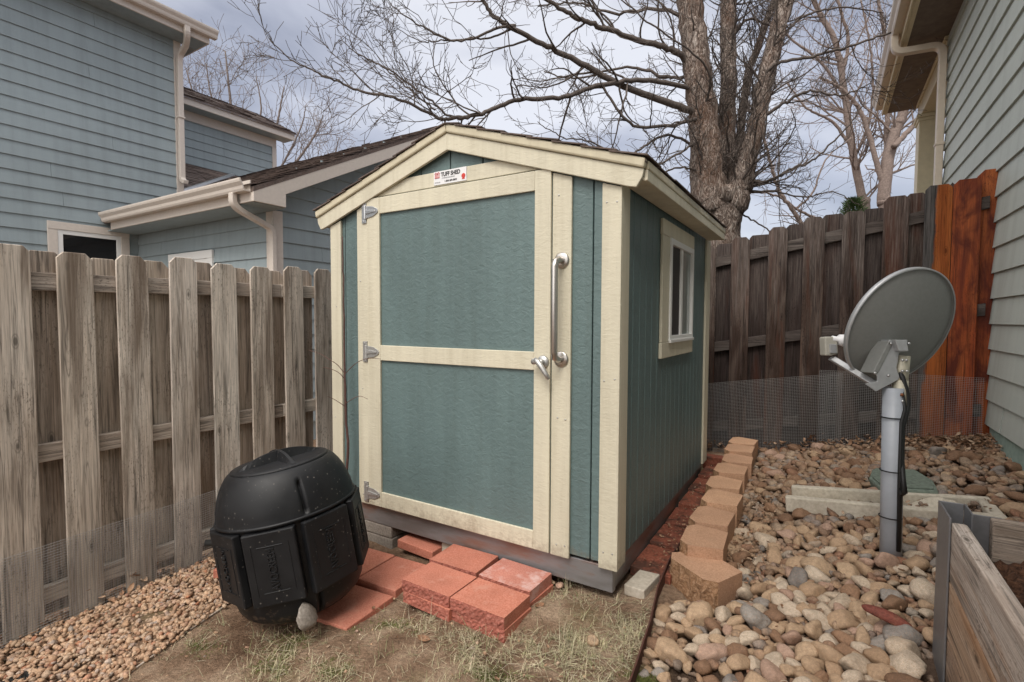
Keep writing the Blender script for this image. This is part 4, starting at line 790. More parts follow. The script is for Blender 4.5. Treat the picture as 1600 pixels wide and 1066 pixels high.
# ---------------------------------------------------------------- satellite dish on its pole
def dish():
    base = (2.635, .775, .0)
    T = thing('satellite_dish', base, 'grey satellite dish on a grey pole among the river rocks', 'satellite dish')
    def P(u, v, d=2.34): return at(u, v, d)
    top = P(1396, 606); b = np.array([base[0], base[1], -.1]); low = P(1392, 872, 2.35); low = low-(np.array([0, 0, .08]))
    mb = MB(); mb.tube([low, low*.5+top*.5, top], .0425, 28); pole = mb.build('pole', M_pole, T, smooth=False)
    for f in pole.data.polygons: f.use_smooth = len(f.vertices) == 4
    for v in (652, 735, 807):
        c = P(1394-(v-652)*.02, v); q = MB(); q.lathe([(.0427, -.003), (.0455, -.002), (.0455, .002), (.0427, .003)], 28, frame(c, (1, 0, 0), (0, 1, 0), (0, .0, 1)), caps=False); q.build('cable_tie', M_cord, pole)
    q = MB(); C_ = lambda u, v, d=2.31: P(u, v, d)
    q.tube([C_(1398, 560, 2.36), C_(1410, 590), C_(1417, 612), C_(1419, 632), C_(1416, 648), C_(1410, 668), C_(1409, 720), C_(1411, 748, 2.28), C_(1414, 770, 2.27), C_(1409, 774, 2.28), C_(1407, 760, 2.3), C_(1405, 800, 2.31), C_(1404, 860, 2.32)], .0105, 8)
    q.tube([C_(1408, 610), C_(1414, 640, 2.3), C_(1408, 660, 2.3), C_(1406, 740, 2.3), C_(1404, 862, 2.3)], .009, 8); q.build('cable', M_cord, T, smooth=True)
    # reflector: shallow bowl facing up and away to the left
    n = np.array([-.648, .690, .324]); n /= np.linalg.norm(n); maj = np.cross(n, [0, 0, 1.0]); maj /= np.linalg.norm(maj); mi = np.cross(n, maj)
    c = P(1404.2, 510.3, 2.42); R = .283; M = frame(c, maj, mi, n); dp = .05
    prof = [(.001, -dp-.004)] + [(R*t, dp*(t*t-1)-.004) for t in np.linspace(.1, .975, 14)] + [(R*.985, -.006), (R*1.0, -.014), (R*1.01, -.012), (R*1.01, .004), (R*.985, .004)] + [(R*t, dp*(t*t-1)+.001) for t in np.linspace(.97, .05, 12)] + [(.001, -dp)]
    mb = MB(); mb.lathe(prof, 72, M, caps=False); refl = mb.build('reflector', M_dish, T, smooth=True)
    q = MB(); q.lathe([(R*.99, -.016), (R*1.012, -.0165), (R*1.016, -.004), (R*1.012, .006), (R*.985, .0065)], 72, M, caps=False); q.build('rim', M_dishmount, refl, smooth=True)
    # mount plates behind the reflector
    D0 = 2.315
    mb = MB()
    poly = [(1390, 531), (1418, 531), (1419, 549), (1405, 551), (1403, 566), (1401, 575), (1406, 590), (1403, 594), (1369, 612), (1352, 600), (1362, 598), (1371, 596), (1371, 589), (1368, 583)]
    mb.prism([P(u, v, D0) for u, v in poly], CF*.006)
    mb.build('mount_plate', M_dishmount, T, bevel=.002)
    mb = MB(); mb.prism([P(u, v, D0-.03) for u, v in ((1399, 531), (1417, 531), (1420, 549), (1405, 549))], CF*.10); mb.build('mount_bracket', M_dishmount, T, bevel=.003)
    mb = MB(); mb.prism([P(u, v, D0-.004) for u, v in ((1389, 533), (1397, 535), (1372, 584), (1364, 583))], CF*.09); mb.build('support_strut', M_dish, T, bevel=.003)
    mb = MB(); mb.tube([P(1411, 556, 2.335), P(1407, 600, 2.335)], [.028, .029], 20); mb.tube([P(1407, 594, 2.335), P(1405, 633, 2.335)], [.031, .032], 20); cl = mb.build('clamp', M_rustyclamp, T, smooth=False)
    for f in cl.data.polygons: f.use_smooth = len(f.vertices) == 4
    for u, v in ((1392, 537), (1420, 537), (1367, 583), (1410, 563), (1416, 563), (1410, 580), (1417, 580), (1388, 587), (1410, 627)):
        q = MB(); q.lathe([(.0001, .006), (.005, .005), (.007, 0)], 12, frame(P(u, v, 2.30), CR, CU, -CF)); q.build('bolt', M_zinc, T, smooth=True)
    q = MB(); q.lathe([(.0001, .006), (.006, .005), (.008, 0)], 12, frame(P(1409, 617, 2.295), CR, CU, -CF)); o = q.build('bolt', M_rustspot, T, smooth=True); o['label'] = 'rusty bolt'
    # feed arm and receiver head
    e1 = P(1368, 604, 2.36); e0 = P(1297, 561, 2.55); ax = e1-e0; q = MB(); w = np.cross(ax, CF); w /= np.linalg.norm(w)
    q.prism([e0-w*.006-CF*.016, e0+w*.022-CF*.016, e0+w*.022+CF*.016, e0-w*.006+CF*.016], ax); arm = q.build('feed_arm', M_dishmount, T, bevel=.004)
    q = MB(); h = P(1297, 540, 2.55); q.prism([P(1289, 527, 2.53), P(1298, 526, 2.53), P(1309, 527, 2.53), P(1310, 553, 2.53), P(1300, 556, 2.53), P(1290, 556, 2.53)], CF*.05); hd = q.build('receiver', M_lnb, T, bevel=.006)
    q = MB(); ca = P(1300, 529, 2.54); cb = P(1322, 533, 2.54); dr = (cb-ca)/np.linalg.norm(cb-ca); q.tube([ca, ca+dr*.03, ca+dr*.034, ca+dr*.06, ca+dr*.075], [.014, .014, .026, .031, .027], 20); q.build('feed_horn', M_white, hd, smooth=True)
    q = MB(); q.prism([P(1297, 538, 2.52), P(1307, 538, 2.52), P(1308, 552, 2.52), P(1298, 552, 2.52)], CF*.02); q.build('connector', M_dishmount, hd, bevel=.002)
dish()

# ---------------------------------------------------------------- splash block, valve box
def splash():
    M = np.array(Matrix.Translation((2.165, 1.19, .005)) @ Matrix.Rotation(.0, 4, 'Z') @ Matrix.Rotation(-.075, 4, 'Y')); Lg = .96; mb = MB()
    mb.prism(tr(np.array([(0, 0, 0), (Lg, 0, 0), (Lg, 0, .095), (0, 0, .088)]), M), M[:3, 1]*.05)
    mb.prism(tr(np.array([(.02, .225, 0), (Lg, .300, 0), (Lg, .300, .095), (.02, .225, .088)]), M), M[:3, 1]*.05)
    mb.prism(tr(np.array([(Lg-.06, .0505, .0), (Lg, .0505, .0), (Lg, .2995, .0), (Lg-.06, .290, .0)]), M), M[:3, 2]*.093)
    mb.prism(tr(np.array([(.0, .0505, .0), (Lg-.061, .0505, .0), (Lg-.061, .285, .0), (.02, .222, .0)]), M), M[:3, 2]*.03)
    # broken patch of mortar in the trough
    v = []; n = 14
    for i in range(n):
        for j in range(8): v.append([.60+.28*i/(n-1), .052+.22*j/7, .03+.055*max(0, math.sin(math.pi*i/(n-1)))*(.55+.45*math.sin(j*1.1))+rnd.uniform(-.004, .006)])
    i, j = np.meshgrid(np.arange(n-1), np.arange(7), indexing='ij'); mb.add(tr(np.array(v), M), [np.stack([i*8+j, (i+1)*8+j, (i+1)*8+j+1, i*8+j+1], -1).reshape(-1, 4)])
    tag(mb.build('splash_block', M_conc, bevel=.008), 'long pale concrete splash block lying on the rocks behind the dish pole', 'splash block')
splash()
def valve():
    T = thing('valve_box', (2.745, 1.69, .08), 'green irrigation valve box lid among the rocks behind the splash block', 'valve box')
    M = np.array(Matrix.Translation((2.745, 1.69, .165)) @ Matrix.Rotation(.10, 4, 'Z') @ Matrix.Rotation(.03, 4, 'X') @ Matrix.Rotation(-.09, 4, 'Y'))
    mb = MB(); mb.prism(tr(np.array([(-.135, -.20, 0), (.135, -.20, 0), (.16, 0, 0), (.125, .20, 0), (-.11, .20, 0), (-.16, 0, 0)]), M), M[:3, 2]*-.10); b = mb.build('box_body', M_valve, T, bevel=.012)
    mb = MB(); mb.prism(tr(np.array([(-.118, -.182, .0085), (.118, -.182, .0085), (.142, 0, .0085), (.108, .182, .0085), (-.095, .182, .0085), (-.142, 0, .0085)]), M), M[:3, 2]*-.008)
    mb.build('lid', M_valve, T, bevel=.003)
valve()

# ---------------------------------------------------------------- raised planter bed in the near right corner
def bed():
    T = thing('raised_bed', (3.0, -.6, 0), 'raised planter bed of aged planks with grey metal corner bracket in the right foreground', 'planter')
    tops = [.505, .322, .139]
    for i, z in enumerate(tops):
        mb = MB(); mb.box((2.683, -2.6, z-.181), (2.722, -.122, z)); o = mb.build('plank', M_bed if i == 0 else M_bed_low, T, bevel=.005)
        mb = MB(); mb.box((2.80, -.024, z-.181), (3.32, .014, z-.004)); o = mb.build('plank', M_bed_x, T, bevel=.005)
    for z in (.36,):
        mb = MB(); mb.box((3.283, -2.6, -.05), (3.32, -.026, .505)); mb.build('plank', M_bed, T, bevel=.005)
    mb = MB(); mb.box((2.676, -.140, -.06), (2.6815, .042, .522)); mb.box((2.682, .0365, -.06), (2.741, .042, .522)); mb.box((2.742, -.06, -.06), (2.7475, .042, .522)); mb.box((2.682, -.118, -.06), (2.724, -.113, .20)); mb.box((2.748, .0155, .0), (2.83, .0205, .50)); mb.build('corner_bracket', M_bracket, T, bevel=.0015)
    n = 36; xs = np.linspace(2.7235, 3.282, n); ys = np.linspace(-2.6, -.027, 90); X, Y = np.meshgrid(xs, ys, indexing='ij'); Z = .375+nr.normal(size=X.shape)*.012+.02*np.sin(X*9+Y*5)
    mb = MB(); i, j = np.meshgrid(np.arange(n-1), np.arange(89), indexing='ij'); mb.add(np.stack([X, Y, Z], -1).reshape(-1, 3), [np.stack([i*90+j, (i+1)*90+j, (i+1)*90+j+1, i*90+j+1], -1).reshape(-1, 4)]); mb.build('soil', M_soil, T)
bed()

# ---------------------------------------------------------------- stones
def ico(sub):
    import bmesh
    bm = bmesh.new(); bmesh.ops.create_icosphere(bm, subdivisions=sub, radius=1); v = np.array([x.co[:] for x in bm.verts]); f = np.array([[q.index for q in x.verts] for x in bm.faces]); bm.free(); return v, f
def pebble(v, seed, amp=.20, flat=.62):
    r = np.random.default_rng(seed); d = np.zeros(len(v))
    for _ in range(7):
        k = r.normal(size=3)*1.5; d += amp*.42*np.sin(v@k+r.uniform(0, 6.28))
    for _ in range(r.integers(3, 8)):      # worn facets
        n = r.normal(size=3); n /= np.linalg.norm(n); h = r.uniform(.58, .85); q = v@n; d = np.where((1+d)*q > h, h/np.maximum(q, 1e-3)-1, d)*1.0
    w_ = v*(1+d)[:, None]; return w_*np.array([1, r.uniform(.62, .95), r.uniform(flat-.12, flat+.12)])
def rots(n, tilt=.35):
    a = nr.uniform(0, 2*np.pi, n); tx, ty = nr.normal(size=n)*tilt, nr.normal(size=n)*tilt; out = []
    for i in range(n): out.append(np.array((Matrix.Rotation(a[i], 3, 'Z') @ Matrix.Rotation(tx[i], 3, 'X') @ Matrix.Rotation(ty[i], 3, 'Y'))))
    return np.array(out)
def scatter_mesh(name, mt, bases, pos, size, tilt=.35):
    V, Fc, off = [], [], 0; R = rots(len(pos), tilt)
    for i in range(len(pos)):
        bv, bf = bases[i % len(bases)]; V.append((bv*size[i]) @ R[i].T + pos[i]); Fc.append(bf+off); off += len(bv)
    mb = MB(); mb.add(np.concatenate(V), [np.concatenate(Fc)]); return mb.build(name, mt, smooth=True)
def river_rocks():
    EDX = ([-1.1, -.7, -.43, -.15, .12, .2], [1.86, 1.82, 1.795, 1.765, 1.73, 1.72])
    def lo(y): 
        q = np.interp(y, *EDX); r_ = np.where(y > .14, 1.885+.06*sstep(.14, .3, y)*(y < .5), q); return r_
    N_ = 1950; x = nr.uniform(1.75, 3.35, N_*4); y = nr.uniform(-.85, 2.64, N_*4); ok = (x > lo(y)) & ~((x > 2.64) & (y < .06)); x, y = x[ok][:N_], y[ok][:N_]
    r = np.clip(nr.lognormal(-3.62, .38, len(x)), .013, .060); r = np.where(y < .4, r*1.04, r*.98)
    P_ = np.c_[x, y]
    for it in range(90):
        d = P_[:, None]-P_[None]; D = np.sqrt((d**2).sum(-1))+1e-9; want = (r[:, None]+r[None])*.80; ov = np.clip(want-D, 0, None); np.fill_diagonal(ov, 0)
        P_ += (d/D[..., None]*ov[..., None]).sum(1)*.30
        X, Y = P_[:, 0], P_[:, 1]; Y = np.clip(Y, -.85, 2.645); X = np.clip(X, lo(Y)+r*.7, 3.36-r*.5)
        m_ = (X > 2.64-r*.8) & (Y < .06+r*.8); dx, dy = X-(2.64-r*.8), (.06+r*.8)-Y; X = np.where(m_ & (dx < dy), 2.64-r*.8, X); Y = np.where(m_ & (dx >= dy), .06+r*.8, Y)
        for cx, cy, cr_ in ((2.625, .775, .05),):
            q = np.hypot(X-cx, Y-cy); m_ = q < cr_+r*.8; k = (cr_+r*.8)/np.maximum(q, 1e-6); X = np.where(m_, cx+(X-cx)*k, X); Y = np.where(m_, cy+(Y-cy)*k, Y)
        P_ = np.c_[X, Y]
    x, y = P_.T
    keep = ~((x > 2.17) & (x < 3.12) & (y > 1.19) & (y < 1.47+.1*(x-2.17)) & (r < 9)) & ~((np.abs(x-2.745) < .15) & (np.abs(y-1.69) < .2)) & ~((np.hypot(x-1.93, y-.26) < .12))
    x, y, r = x[keep], y[keep], r[keep]; n = len(x)
    z = gright(x, y)-.018+r*.33+nr.normal(size=n)*.006
    pos = np.c_[x, y, z]; depth = (pos-CAM)@CF; u = 800+F*((pos-CAM)@CR)/depth; v = 533-F*((pos-CAM)@CU)/depth
    vis = (u > -20) & (u < 1620) & (v < 1090) & ~((u > 1470) & (v > 830)); order = np.argsort(-np.where(vis, r/depth, 0)); big = order[:300]; rest = np.setdiff1d(np.arange(n), big)
    b3 = [(pebble(ico(3)[0], 100+i), ico(3)[1]) for i in range(9)]; f2 = ico(2); b2 = [(pebble(f2[0], 200+i), f2[1]) for i in range(8)]
    kinds = [('tan', [(0, (.36, .24, .15)), (1, (.47, .335, .22))]), ('pale beige', [(0, (.47, .375, .28)), (1, (.56, .46, .355))]), ('brown', [(0, (.19, .11, .068)), (1, (.28, .165, .10))]), ('pinkish', [(0, (.38, .245, .18)), (1, (.43, .29, .22))]), ('grey', [(0, (.21, .19, .175)), (1, (.31, .28, .25))]), ('rusty red', [(0, (.24, .085, .048)), (1, (.31, .125, .07))])]
    mats = [rockmat('river_rock_'+k.replace(' ', '_'), False, st) for k, st in kinds]; protos = {}
    G = 'river rocks in the bed beside the shed'; R = rots(300, .28)
    def where(px, py):
        if py < -.30: return 'at the front of the bed' + (' against the rusty edging' if px < 2.0 else ' beside the planter' if px > 2.42 else '')
        if px > 2.45 and py < .12: return 'beside the planter bracket'
        if math.hypot(px-2.625, py-.775) < .26: return 'at the foot of the dish pole'
        if px < 1.98 and py < .2: return 'before the nearest wall block'
        if px < 2.12 and py > .2: return 'along the tan wall blocks'
        if py > 2.15: return 'near the foot of the dark fence'
        if px > 3.0: return 'near the sage house wall'
        if py > 1.3: return 'behind the splash block'
        if py > .85: return 'just before the splash block'
        if px > 2.35: return 'between the planter and the dish pole'
        return 'in the open bed between wall blocks and dish pole'
    for k, i in enumerate(big):
        p = np.array([.42, .27, .13, .12, .05, .01]) if y[i] < 1 else np.array([.22, .03, .55, .09, .04, .07]); p = p/p.sum(); c = nr.choice(6, p=p); c = 2 if (c == 5 and r[i] > .036) else c; s_ = k % len(b3)  # browner kinds toward the back: wet, dirt and shade put into the colour
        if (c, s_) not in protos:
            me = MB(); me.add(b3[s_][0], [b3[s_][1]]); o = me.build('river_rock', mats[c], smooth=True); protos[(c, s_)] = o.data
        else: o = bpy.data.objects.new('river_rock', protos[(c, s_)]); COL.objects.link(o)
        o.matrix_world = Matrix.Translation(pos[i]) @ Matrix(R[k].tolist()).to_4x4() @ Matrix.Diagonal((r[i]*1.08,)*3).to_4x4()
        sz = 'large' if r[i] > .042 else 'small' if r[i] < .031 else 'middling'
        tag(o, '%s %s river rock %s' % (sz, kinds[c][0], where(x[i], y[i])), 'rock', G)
    o = scatter_mesh('river_rocks', M_rocks, b2, pos[rest], r[rest]*1.05, .3); tag(o, 'mass of smaller brown and tan river rocks filling the bed', 'rocks', kind='stuff')
    # smaller stones filling the gaps, browned for dirt and painted contact shade
    m_ = 2600; fx = nr.uniform(1.74, 3.36, m_*2); fy = nr.uniform(-.85, 2.65, m_*2); ok = (fx > lo(fy)) & ~((fx > 2.67) & (fy < .05)); fx, fy = fx[ok][:m_], fy[ok][:m_]; fr = nr.uniform(.010, .023, len(fx))
    f1 = ico(2); b1 = [(pebble(f1[0], 300+i), f1[1]) for i in range(5)]
    o = scatter_mesh('small_stones', rockmat('dirty_shaded_chips', True, [(0, (.20, .14, .10)), (.3, (.28, .20, .145)), (.6, (.16, .105, .075)), (.8, (.32, .24, .18)), (1, (.14, .11, .09))]), b1, np.c_[fx, fy, gright(fx, fy)-.022+nr.uniform(-.006, .010, len(fx))], fr, .4); tag(o, 'small stones and chips between the river rocks', 'stones', kind='stuff')
    # the long dark red stone
    q = on(1397, 975, z=.03); me = MB(); bv = pebble(ico(3)[0], 77, .12)*np.array([.085, .034, .034]); me.add(bv, [ico(3)[1]]); o = me.build('river_rock', rockmat('dark_red_rock', False, [(0, (.17, .05, .035)), (1, (.17, .05, .035))]), smooth=True)
    o.matrix_world = Matrix.Translation((q[0]-.02, q[1], gright(q[0], q[1])+.045)) @ Matrix.Rotation(-.15, 4, 'Z') @ Matrix.Rotation(.22, 4, 'Y'); tag(o, 'long dark red stone lying on the rocks beside the planter bracket', 'rock')
    q = on(927, 1003, z=-.155); me = MB(); me.add(pebble(ico(3)[0], 78)*.030, [ico(3)[1]]); o = me.build('river_rock', mats[0], smooth=True); o.location = (q[0], q[1], gz(q[0], q[1])+.012); tag(o, 'single tan stone lying on the thin grass in front of the shed', 'rock')
    for k, (px, py, rr) in enumerate(((878, 909, .022), (866, 903, .017))):
        q = on(px, py, z=-.15); me = MB(); me.add(pebble(ico(3)[0], 80+k)*rr, [ico(3)[1]]); o = me.build('river_rock', mats[0 if k else 3], smooth=True); o.location = (q[0], q[1]-.02, gz(q[0], q[1])+.012); tag(o, '%s stone against the shed base by the doorstep stack' % ('small tan' if k else 'round pinkish'), 'rock')
river_rocks()
def gravel():
    yy = [-1.9, -1.75, -1.42, -1.22, -1.0, -.80, -.5, -.1, .2, 1.2]; xb = [.14, .10, .04, -.03, -.10, -.155, -.16, -.20, -.37, -.37]
    n = 9500; x = nr.uniform(-.90, .15, n*2); y = nr.uniform(-1.9, 1.0, n*2)**1; ok = x < np.interp(y, yy, xb)+nr.normal(size=n*2)*.012; x, y = x[ok][:n], y[ok][:n]
    keep = nr.random(len(x)) < np.where(y > .1, .35, 1); x, y = x[keep], y[keep]
    r = np.clip(nr.lognormal(-4.50, .24, len(x)), .006, .019); f1 = ico(1); b = [(pebble(f1[0], 400+i, .14, .6), f1[1]) for i in range(9)]
    o = scatter_mesh('pea_gravel', M_gravel, b, np.c_[x, y, gleft(x, y)+.006+nr.uniform(-.008, .014, len(x))], r*1.25, .6); tag(o, 'tan pea gravel spread along the foot of the grey fence', 'gravel', kind='stuff')
    # strays on the soil
    n = 260; x = nr.uniform(-.1, 1.7, n); y = nr.uniform(-1.3, -.15, n); r = np.clip(nr.lognormal(-5.1, .4, n), .003, .012)
    o = scatter_mesh('stray_pebbles', M_gravel, b, np.c_[x, y, gz(x, y)+r*.3], r, .6); tag(o, 'few stray pebbles scattered on the bare soil', 'pebbles', kind='stuff')
gravel()

# ---------------------------------------------------------------- grass, moss and dry leaves
def blades(name, label, cat, pts, mt, hmin, hmax, w, lean, seg=3):
    n = len(pts); x, y = pts.T; z = gz(x, y)-.002; a = nr.uniform(0, 2*np.pi, n); h = nr.uniform(hmin, hmax, n)*nr.uniform(.6, 1.2, n); le = np.abs(nr.normal(size=n))*lean; side = np.stack([np.cos(a+1.57), np.sin(a+1.57), 0*a], -1); fw = np.stack([np.cos(a), np.sin(a), 0*a], -1)
    t = np.linspace(0, 1, seg+1); cv = nr.uniform(.3, 1.4, n); V = []
    for tk in t:
        th = le*(.4+cv*tk); c = np.c_[x, y, z] + fw*(h*tk*np.sin(np.minimum(th, 1.5)))[:, None] + np.c_[0*x, 0*x, h*tk*np.cos(np.minimum(th, 1.48))]
        ww = w*(1-tk*.85)*nr.uniform(.7, 1.2, n); V += [c-side*ww[:, None], c+side*ww[:, None]]
    V = np.stack(V, 1); m_ = 2*(seg+1); b = np.arange(n)[:, None]*m_
    q = np.concatenate([b+np.array([2*k, 2*k+1, 2*k+3, 2*k+2]) for k in range(seg)]); mb = MB(); mb.add(V.reshape(-1, 3), [q]); return tag(mb.build(name, mt), label, cat, kind='stuff')
def lawn():
    n = 120000; x = nr.uniform(-.1, 1.8, n); y = nr.uniform(-1.5, .06, n)
    edge = np.interp(y, [-1.1, -.7, -.43, -.15, .12], [1.85, 1.81, 1.785, 1.755, 1.71]); inside = x < edge-.005
    stack = (x > .66) & (x < 1.24) & (y > -.43); loose = (x < .60) & (y > -.70); grav = x < np.interp(y, [-1.75, -1.42, -1.22, -1.0, -.80, -.5], [.12, .06, -.01, -.08, -.13, .3])
    dens = .20 + .9*np.exp(-(((x-1.50)/.34)**2+((y+.22)/.26)**2)) + .62*np.exp(-(((x-1.02)/.30)**2+((y+.55)/.14)**2)) + .6*np.exp(-(((x-1.45)/.35)**2+((y+.75)/.2)**2)) + .22*np.exp(-(((x-.55)/.3)**2+((y+1.0)/.16)**2))
    pat = .5+.5*np.sin(x*23+2*np.sin(y*17))*np.sin(y*29+2*np.sin(x*13)); ok = inside & ~stack & ~loose & ~grav & (nr.random(n) < dens*(.25+.75*pat)*.62)
    big = .5+.5*np.sin(x*7.3+1.7*np.sin(y*6.1))*np.sin(y*9.7+1.3*np.sin(x*5.2)); ok &= nr.random(n) < .20*(.15+1.0*big); c = np.c_[x, y][ok]; rp = nr.integers(2, 9, len(c)); p = np.repeat(c, rp, 0); p = p + nr.normal(size=p.shape)*.007; k = nr.random(len(p)) < .42
    blades('dry_grass', 'thin straw coloured grass growing in the soil before the shed', 'grass', p[k], M_straw, .018, .055, .0014, 1.5)
    blades('straw_debris', 'flattened dry straw lying on the soil before the shed', 'straw', p[~k], M_straw, .03, .10, .0015, 4.0)
    P_ = []
    for px, py, s_ in ((615, 985, .035), (305, 1022, .04), (330, 1052, .05), (470, 1008, .05), (770, 1061, .04), (540, 985, .02), (1000, 1062, .02), (520, 1040, .03), (640, 1062, .03), (420, 1050, .05)):
        c = on(px, py, z=-.25); 
        for it in range(6): c = on(px, py, z=float(gz(c[0], c[1])))
        P_.append(np.c_[c[0]+nr.normal(size=1800)*s_*1.7, c[1]+nr.normal(size=1800)*s_*1.0])
    blades('moss', 'bright green moss patches on the bare soil', 'moss', np.concatenate(P_), M_moss, .003, .010, .0018, .9, 2)
lawn()
def leaf_geo(mb, c, s_, yaw, curl, tilt):
    u = np.linspace(-1, 1, 6); V = []
    for a in u:
        wd = .46*(1-a*a)**.6+.02*rnd.random()+.012; V += [[a*.5, -wd*.5, curl*(.12*a*a+.16*wd)], [a*.5, 0, curl*.12*a*a-.02], [a*.5, wd*.5, curl*(.12*a*a+.16*wd)+.02*rnd.random()]]
    R = np.array(Matrix.Rotation(yaw, 3, 'Z') @ Matrix.Rotation(tilt[0], 3, 'X') @ Matrix.Rotation(tilt[1], 3, 'Y')); V = (np.array(V)*s_) @ R.T + c
    q = [[3*i+k, 3*i+3+k, 3*i+4+k, 3*i+1+k] for i in range(5) for k in (0, 1)]; mb.add(V, [q])
def leaves():
    def bunch(name, label, n, fx, fy, smin, smax, up=.02, zf=gz, chips=0):
        mb = MB()
        for k in range(n):
            x, y = fx(), fy(); leaf_geo(mb, np.array([x, y, float(zf(x, y))+.006+rnd.random()**2*up]), rnd.uniform(smin, smax), rnd.uniform(0, 6.28), rnd.uniform(.4, 2.2), (rnd.gauss(0, .5), rnd.gauss(0, .5)))
        tag(mb.build(name, M_dryleaf, smooth=True), label, 'leaves', kind='stuff')
    U = rnd.uniform
    bunch('leaf_litter', 'drift of dry brown leaves in the corner between the dark fence and the sage house', 620, lambda: 3.34-abs(rnd.gauss(0, .42)), lambda: 2.66-abs(rnd.gauss(0, .16)), .018, .05, .05, lambda x, y: gright(x, y)+.01)
    bunch('leaf_litter', 'dry leaves caught along the foot of the dark fence behind the wire mesh', 170, lambda: U(1.4, 3.0), lambda: U(2.58, 2.70), .02, .05, .06, lambda x, y: gright(x, y)+.015)
    bunch('leaf_litter', 'dry leaves caught behind the wire mesh at the foot of the grey fence', 150, lambda: -.83+rnd.gauss(0, .03), lambda: U(-1.5, .8), .025, .06, .10, lambda x, y: gleft(x, y)+.0)
    bunch('leaf_litter', 'shredded leaves lying between the wall blocks and the river rocks', 260, lambda: U(1.92, 2.12), lambda: U(.35, 1.5), .010, .030, .012, lambda x, y: gright(x, y)+.012)
    bunch('leaf_litter', 'few dry leaf bits lodged among the river rocks of the open bed', 240, lambda: U(1.85, 3.2), lambda: U(-.7, 2.2), .010, .034, .014, lambda x, y: gright(x, y)+.006)
    bunch('leaf_litter', 'dark leaf crumbs in the paved strip beside the shed', 330, lambda: U(1.58, 1.76), lambda: U(.3, 2.1), .006, .022, .006, lambda x, y: gleft(x, y)+.04)
    bunch('leaf_litter', 'dry leaf crumbs scattered on the soil round the tumbler and doorstep', 170, lambda: U(-.1, 1.7), lambda: U(-1.3, -.2), .008, .022, .004)
    for px, py, s_, lab, yaw in ((662, 1004, .060, 'curled brown leaf on the thin grass before the doorstep stack', .2), (842, 952, .055, 'dry brown leaf at the right front of the doorstep stack', 1.2), (268, 952, .07, 'big curled dry leaf behind the wire mesh of the grey fence', .9), (497, 962, .035, 'pale dry leaf before the red paver at the tumbler foot', .5), (583, 955, .03, 'small tan leaf beside the loose red paver', 2.0), (1265, 683, .07, 'orange brown leaf stuck to the mesh of the dark fence', 1.0)):
        z = -.2; 
        for it in range(8): c = on(px, py, z=z); z = float(gz(c[0], c[1]))
        c[2] += .012
        if 'mesh of the grey' in lab: c = on(px, py, x=-.81)
        if 'stuck' in lab: c = on(px, py, y=2.655)
        mb = MB(); leaf_geo(mb, np.zeros(3), s_, yaw, 1.6, (1.2, .4) if ('stuck' in lab or 'grey fence' in lab) else (.25, .1)); o = mb.build('dry_leaf', M_dryleaf, smooth=True); o.location = c; tag(o, lab, 'leaf')
leaves()

# ---------------------------------------------------------------- trees
def smooth_line(P_, n, jit=0):
    P_ = np.array(P_, float); m_ = len(P_); Q = np.vstack([2*P_[0]-P_[1], P_, 2*P_[-1]-P_[-2]]); out = []
    for s_ in np.linspace(0, m_-1-1e-6, n):
        i = int(s_); t = s_-i; a, b, c, d = Q[i:i+4]; out.append(.5*((2*b)+(-a+c)*t+(2*a-5*b+4*c-d)*t*t+(-a+3*b-3*c+d)*t**3))
    out = np.array(out)
    if jit: out[1:-1] += nr.normal(size=(n-2, 3))*jit
    return out
def grow(mb, p, d, length, r, lv, S):
    """crooked twig from p towards d, with side twigs; S: sides, density per metre, rmin, upward pull"""
    n = max(3, int(length/S['step'])+1); pts = [p]; d = d/np.linalg.norm(d); q = p
    for i in range(n):
        d = d + nr.normal(size=3)*S['crook'] + np.array([0, 0, S['up']]); d /= np.linalg.norm(d); q = q + d*length/n; pts.append(q)
    pts = np.array(pts); rr = np.linspace(r, max(r*.35, S['rmin']), len(pts)); mb.tube(pts, rr, 5 if r > .012 else 3, False)
    if lv > 0: side_twigs(mb, pts, rr, length, lv, S)
def side_twigs(mb, pts, rr, length, lv, S, t0=.15):
    k = nr.poisson(length*S['dens'][lv]); tt = nr.uniform(t0, 1, k); m_ = len(pts)
    for t in tt:
        i = min(int(t*(m_-1)), m_-2); f_ = t*(m_-1)-i; p = pts[i]*(1-f_)+pts[i+1]*f_; d = pts[i+1]-pts[i]; d = d/(np.linalg.norm(d)+1e-9)
        a = nr.normal(size=3); a -= d*np.dot(a, d); a /= np.linalg.norm(a); an = nr.uniform(.5, 1.15); nd = d*math.cos(an)+a*math.sin(an)
        ln = S['len'][lv]*nr.uniform(.45, 1.25)*(1.15-.55*t); grow(mb, p, nd, ln, max(min(rr[i]*.55, S['rad'][lv]), S['rmin']), lv-1, S)
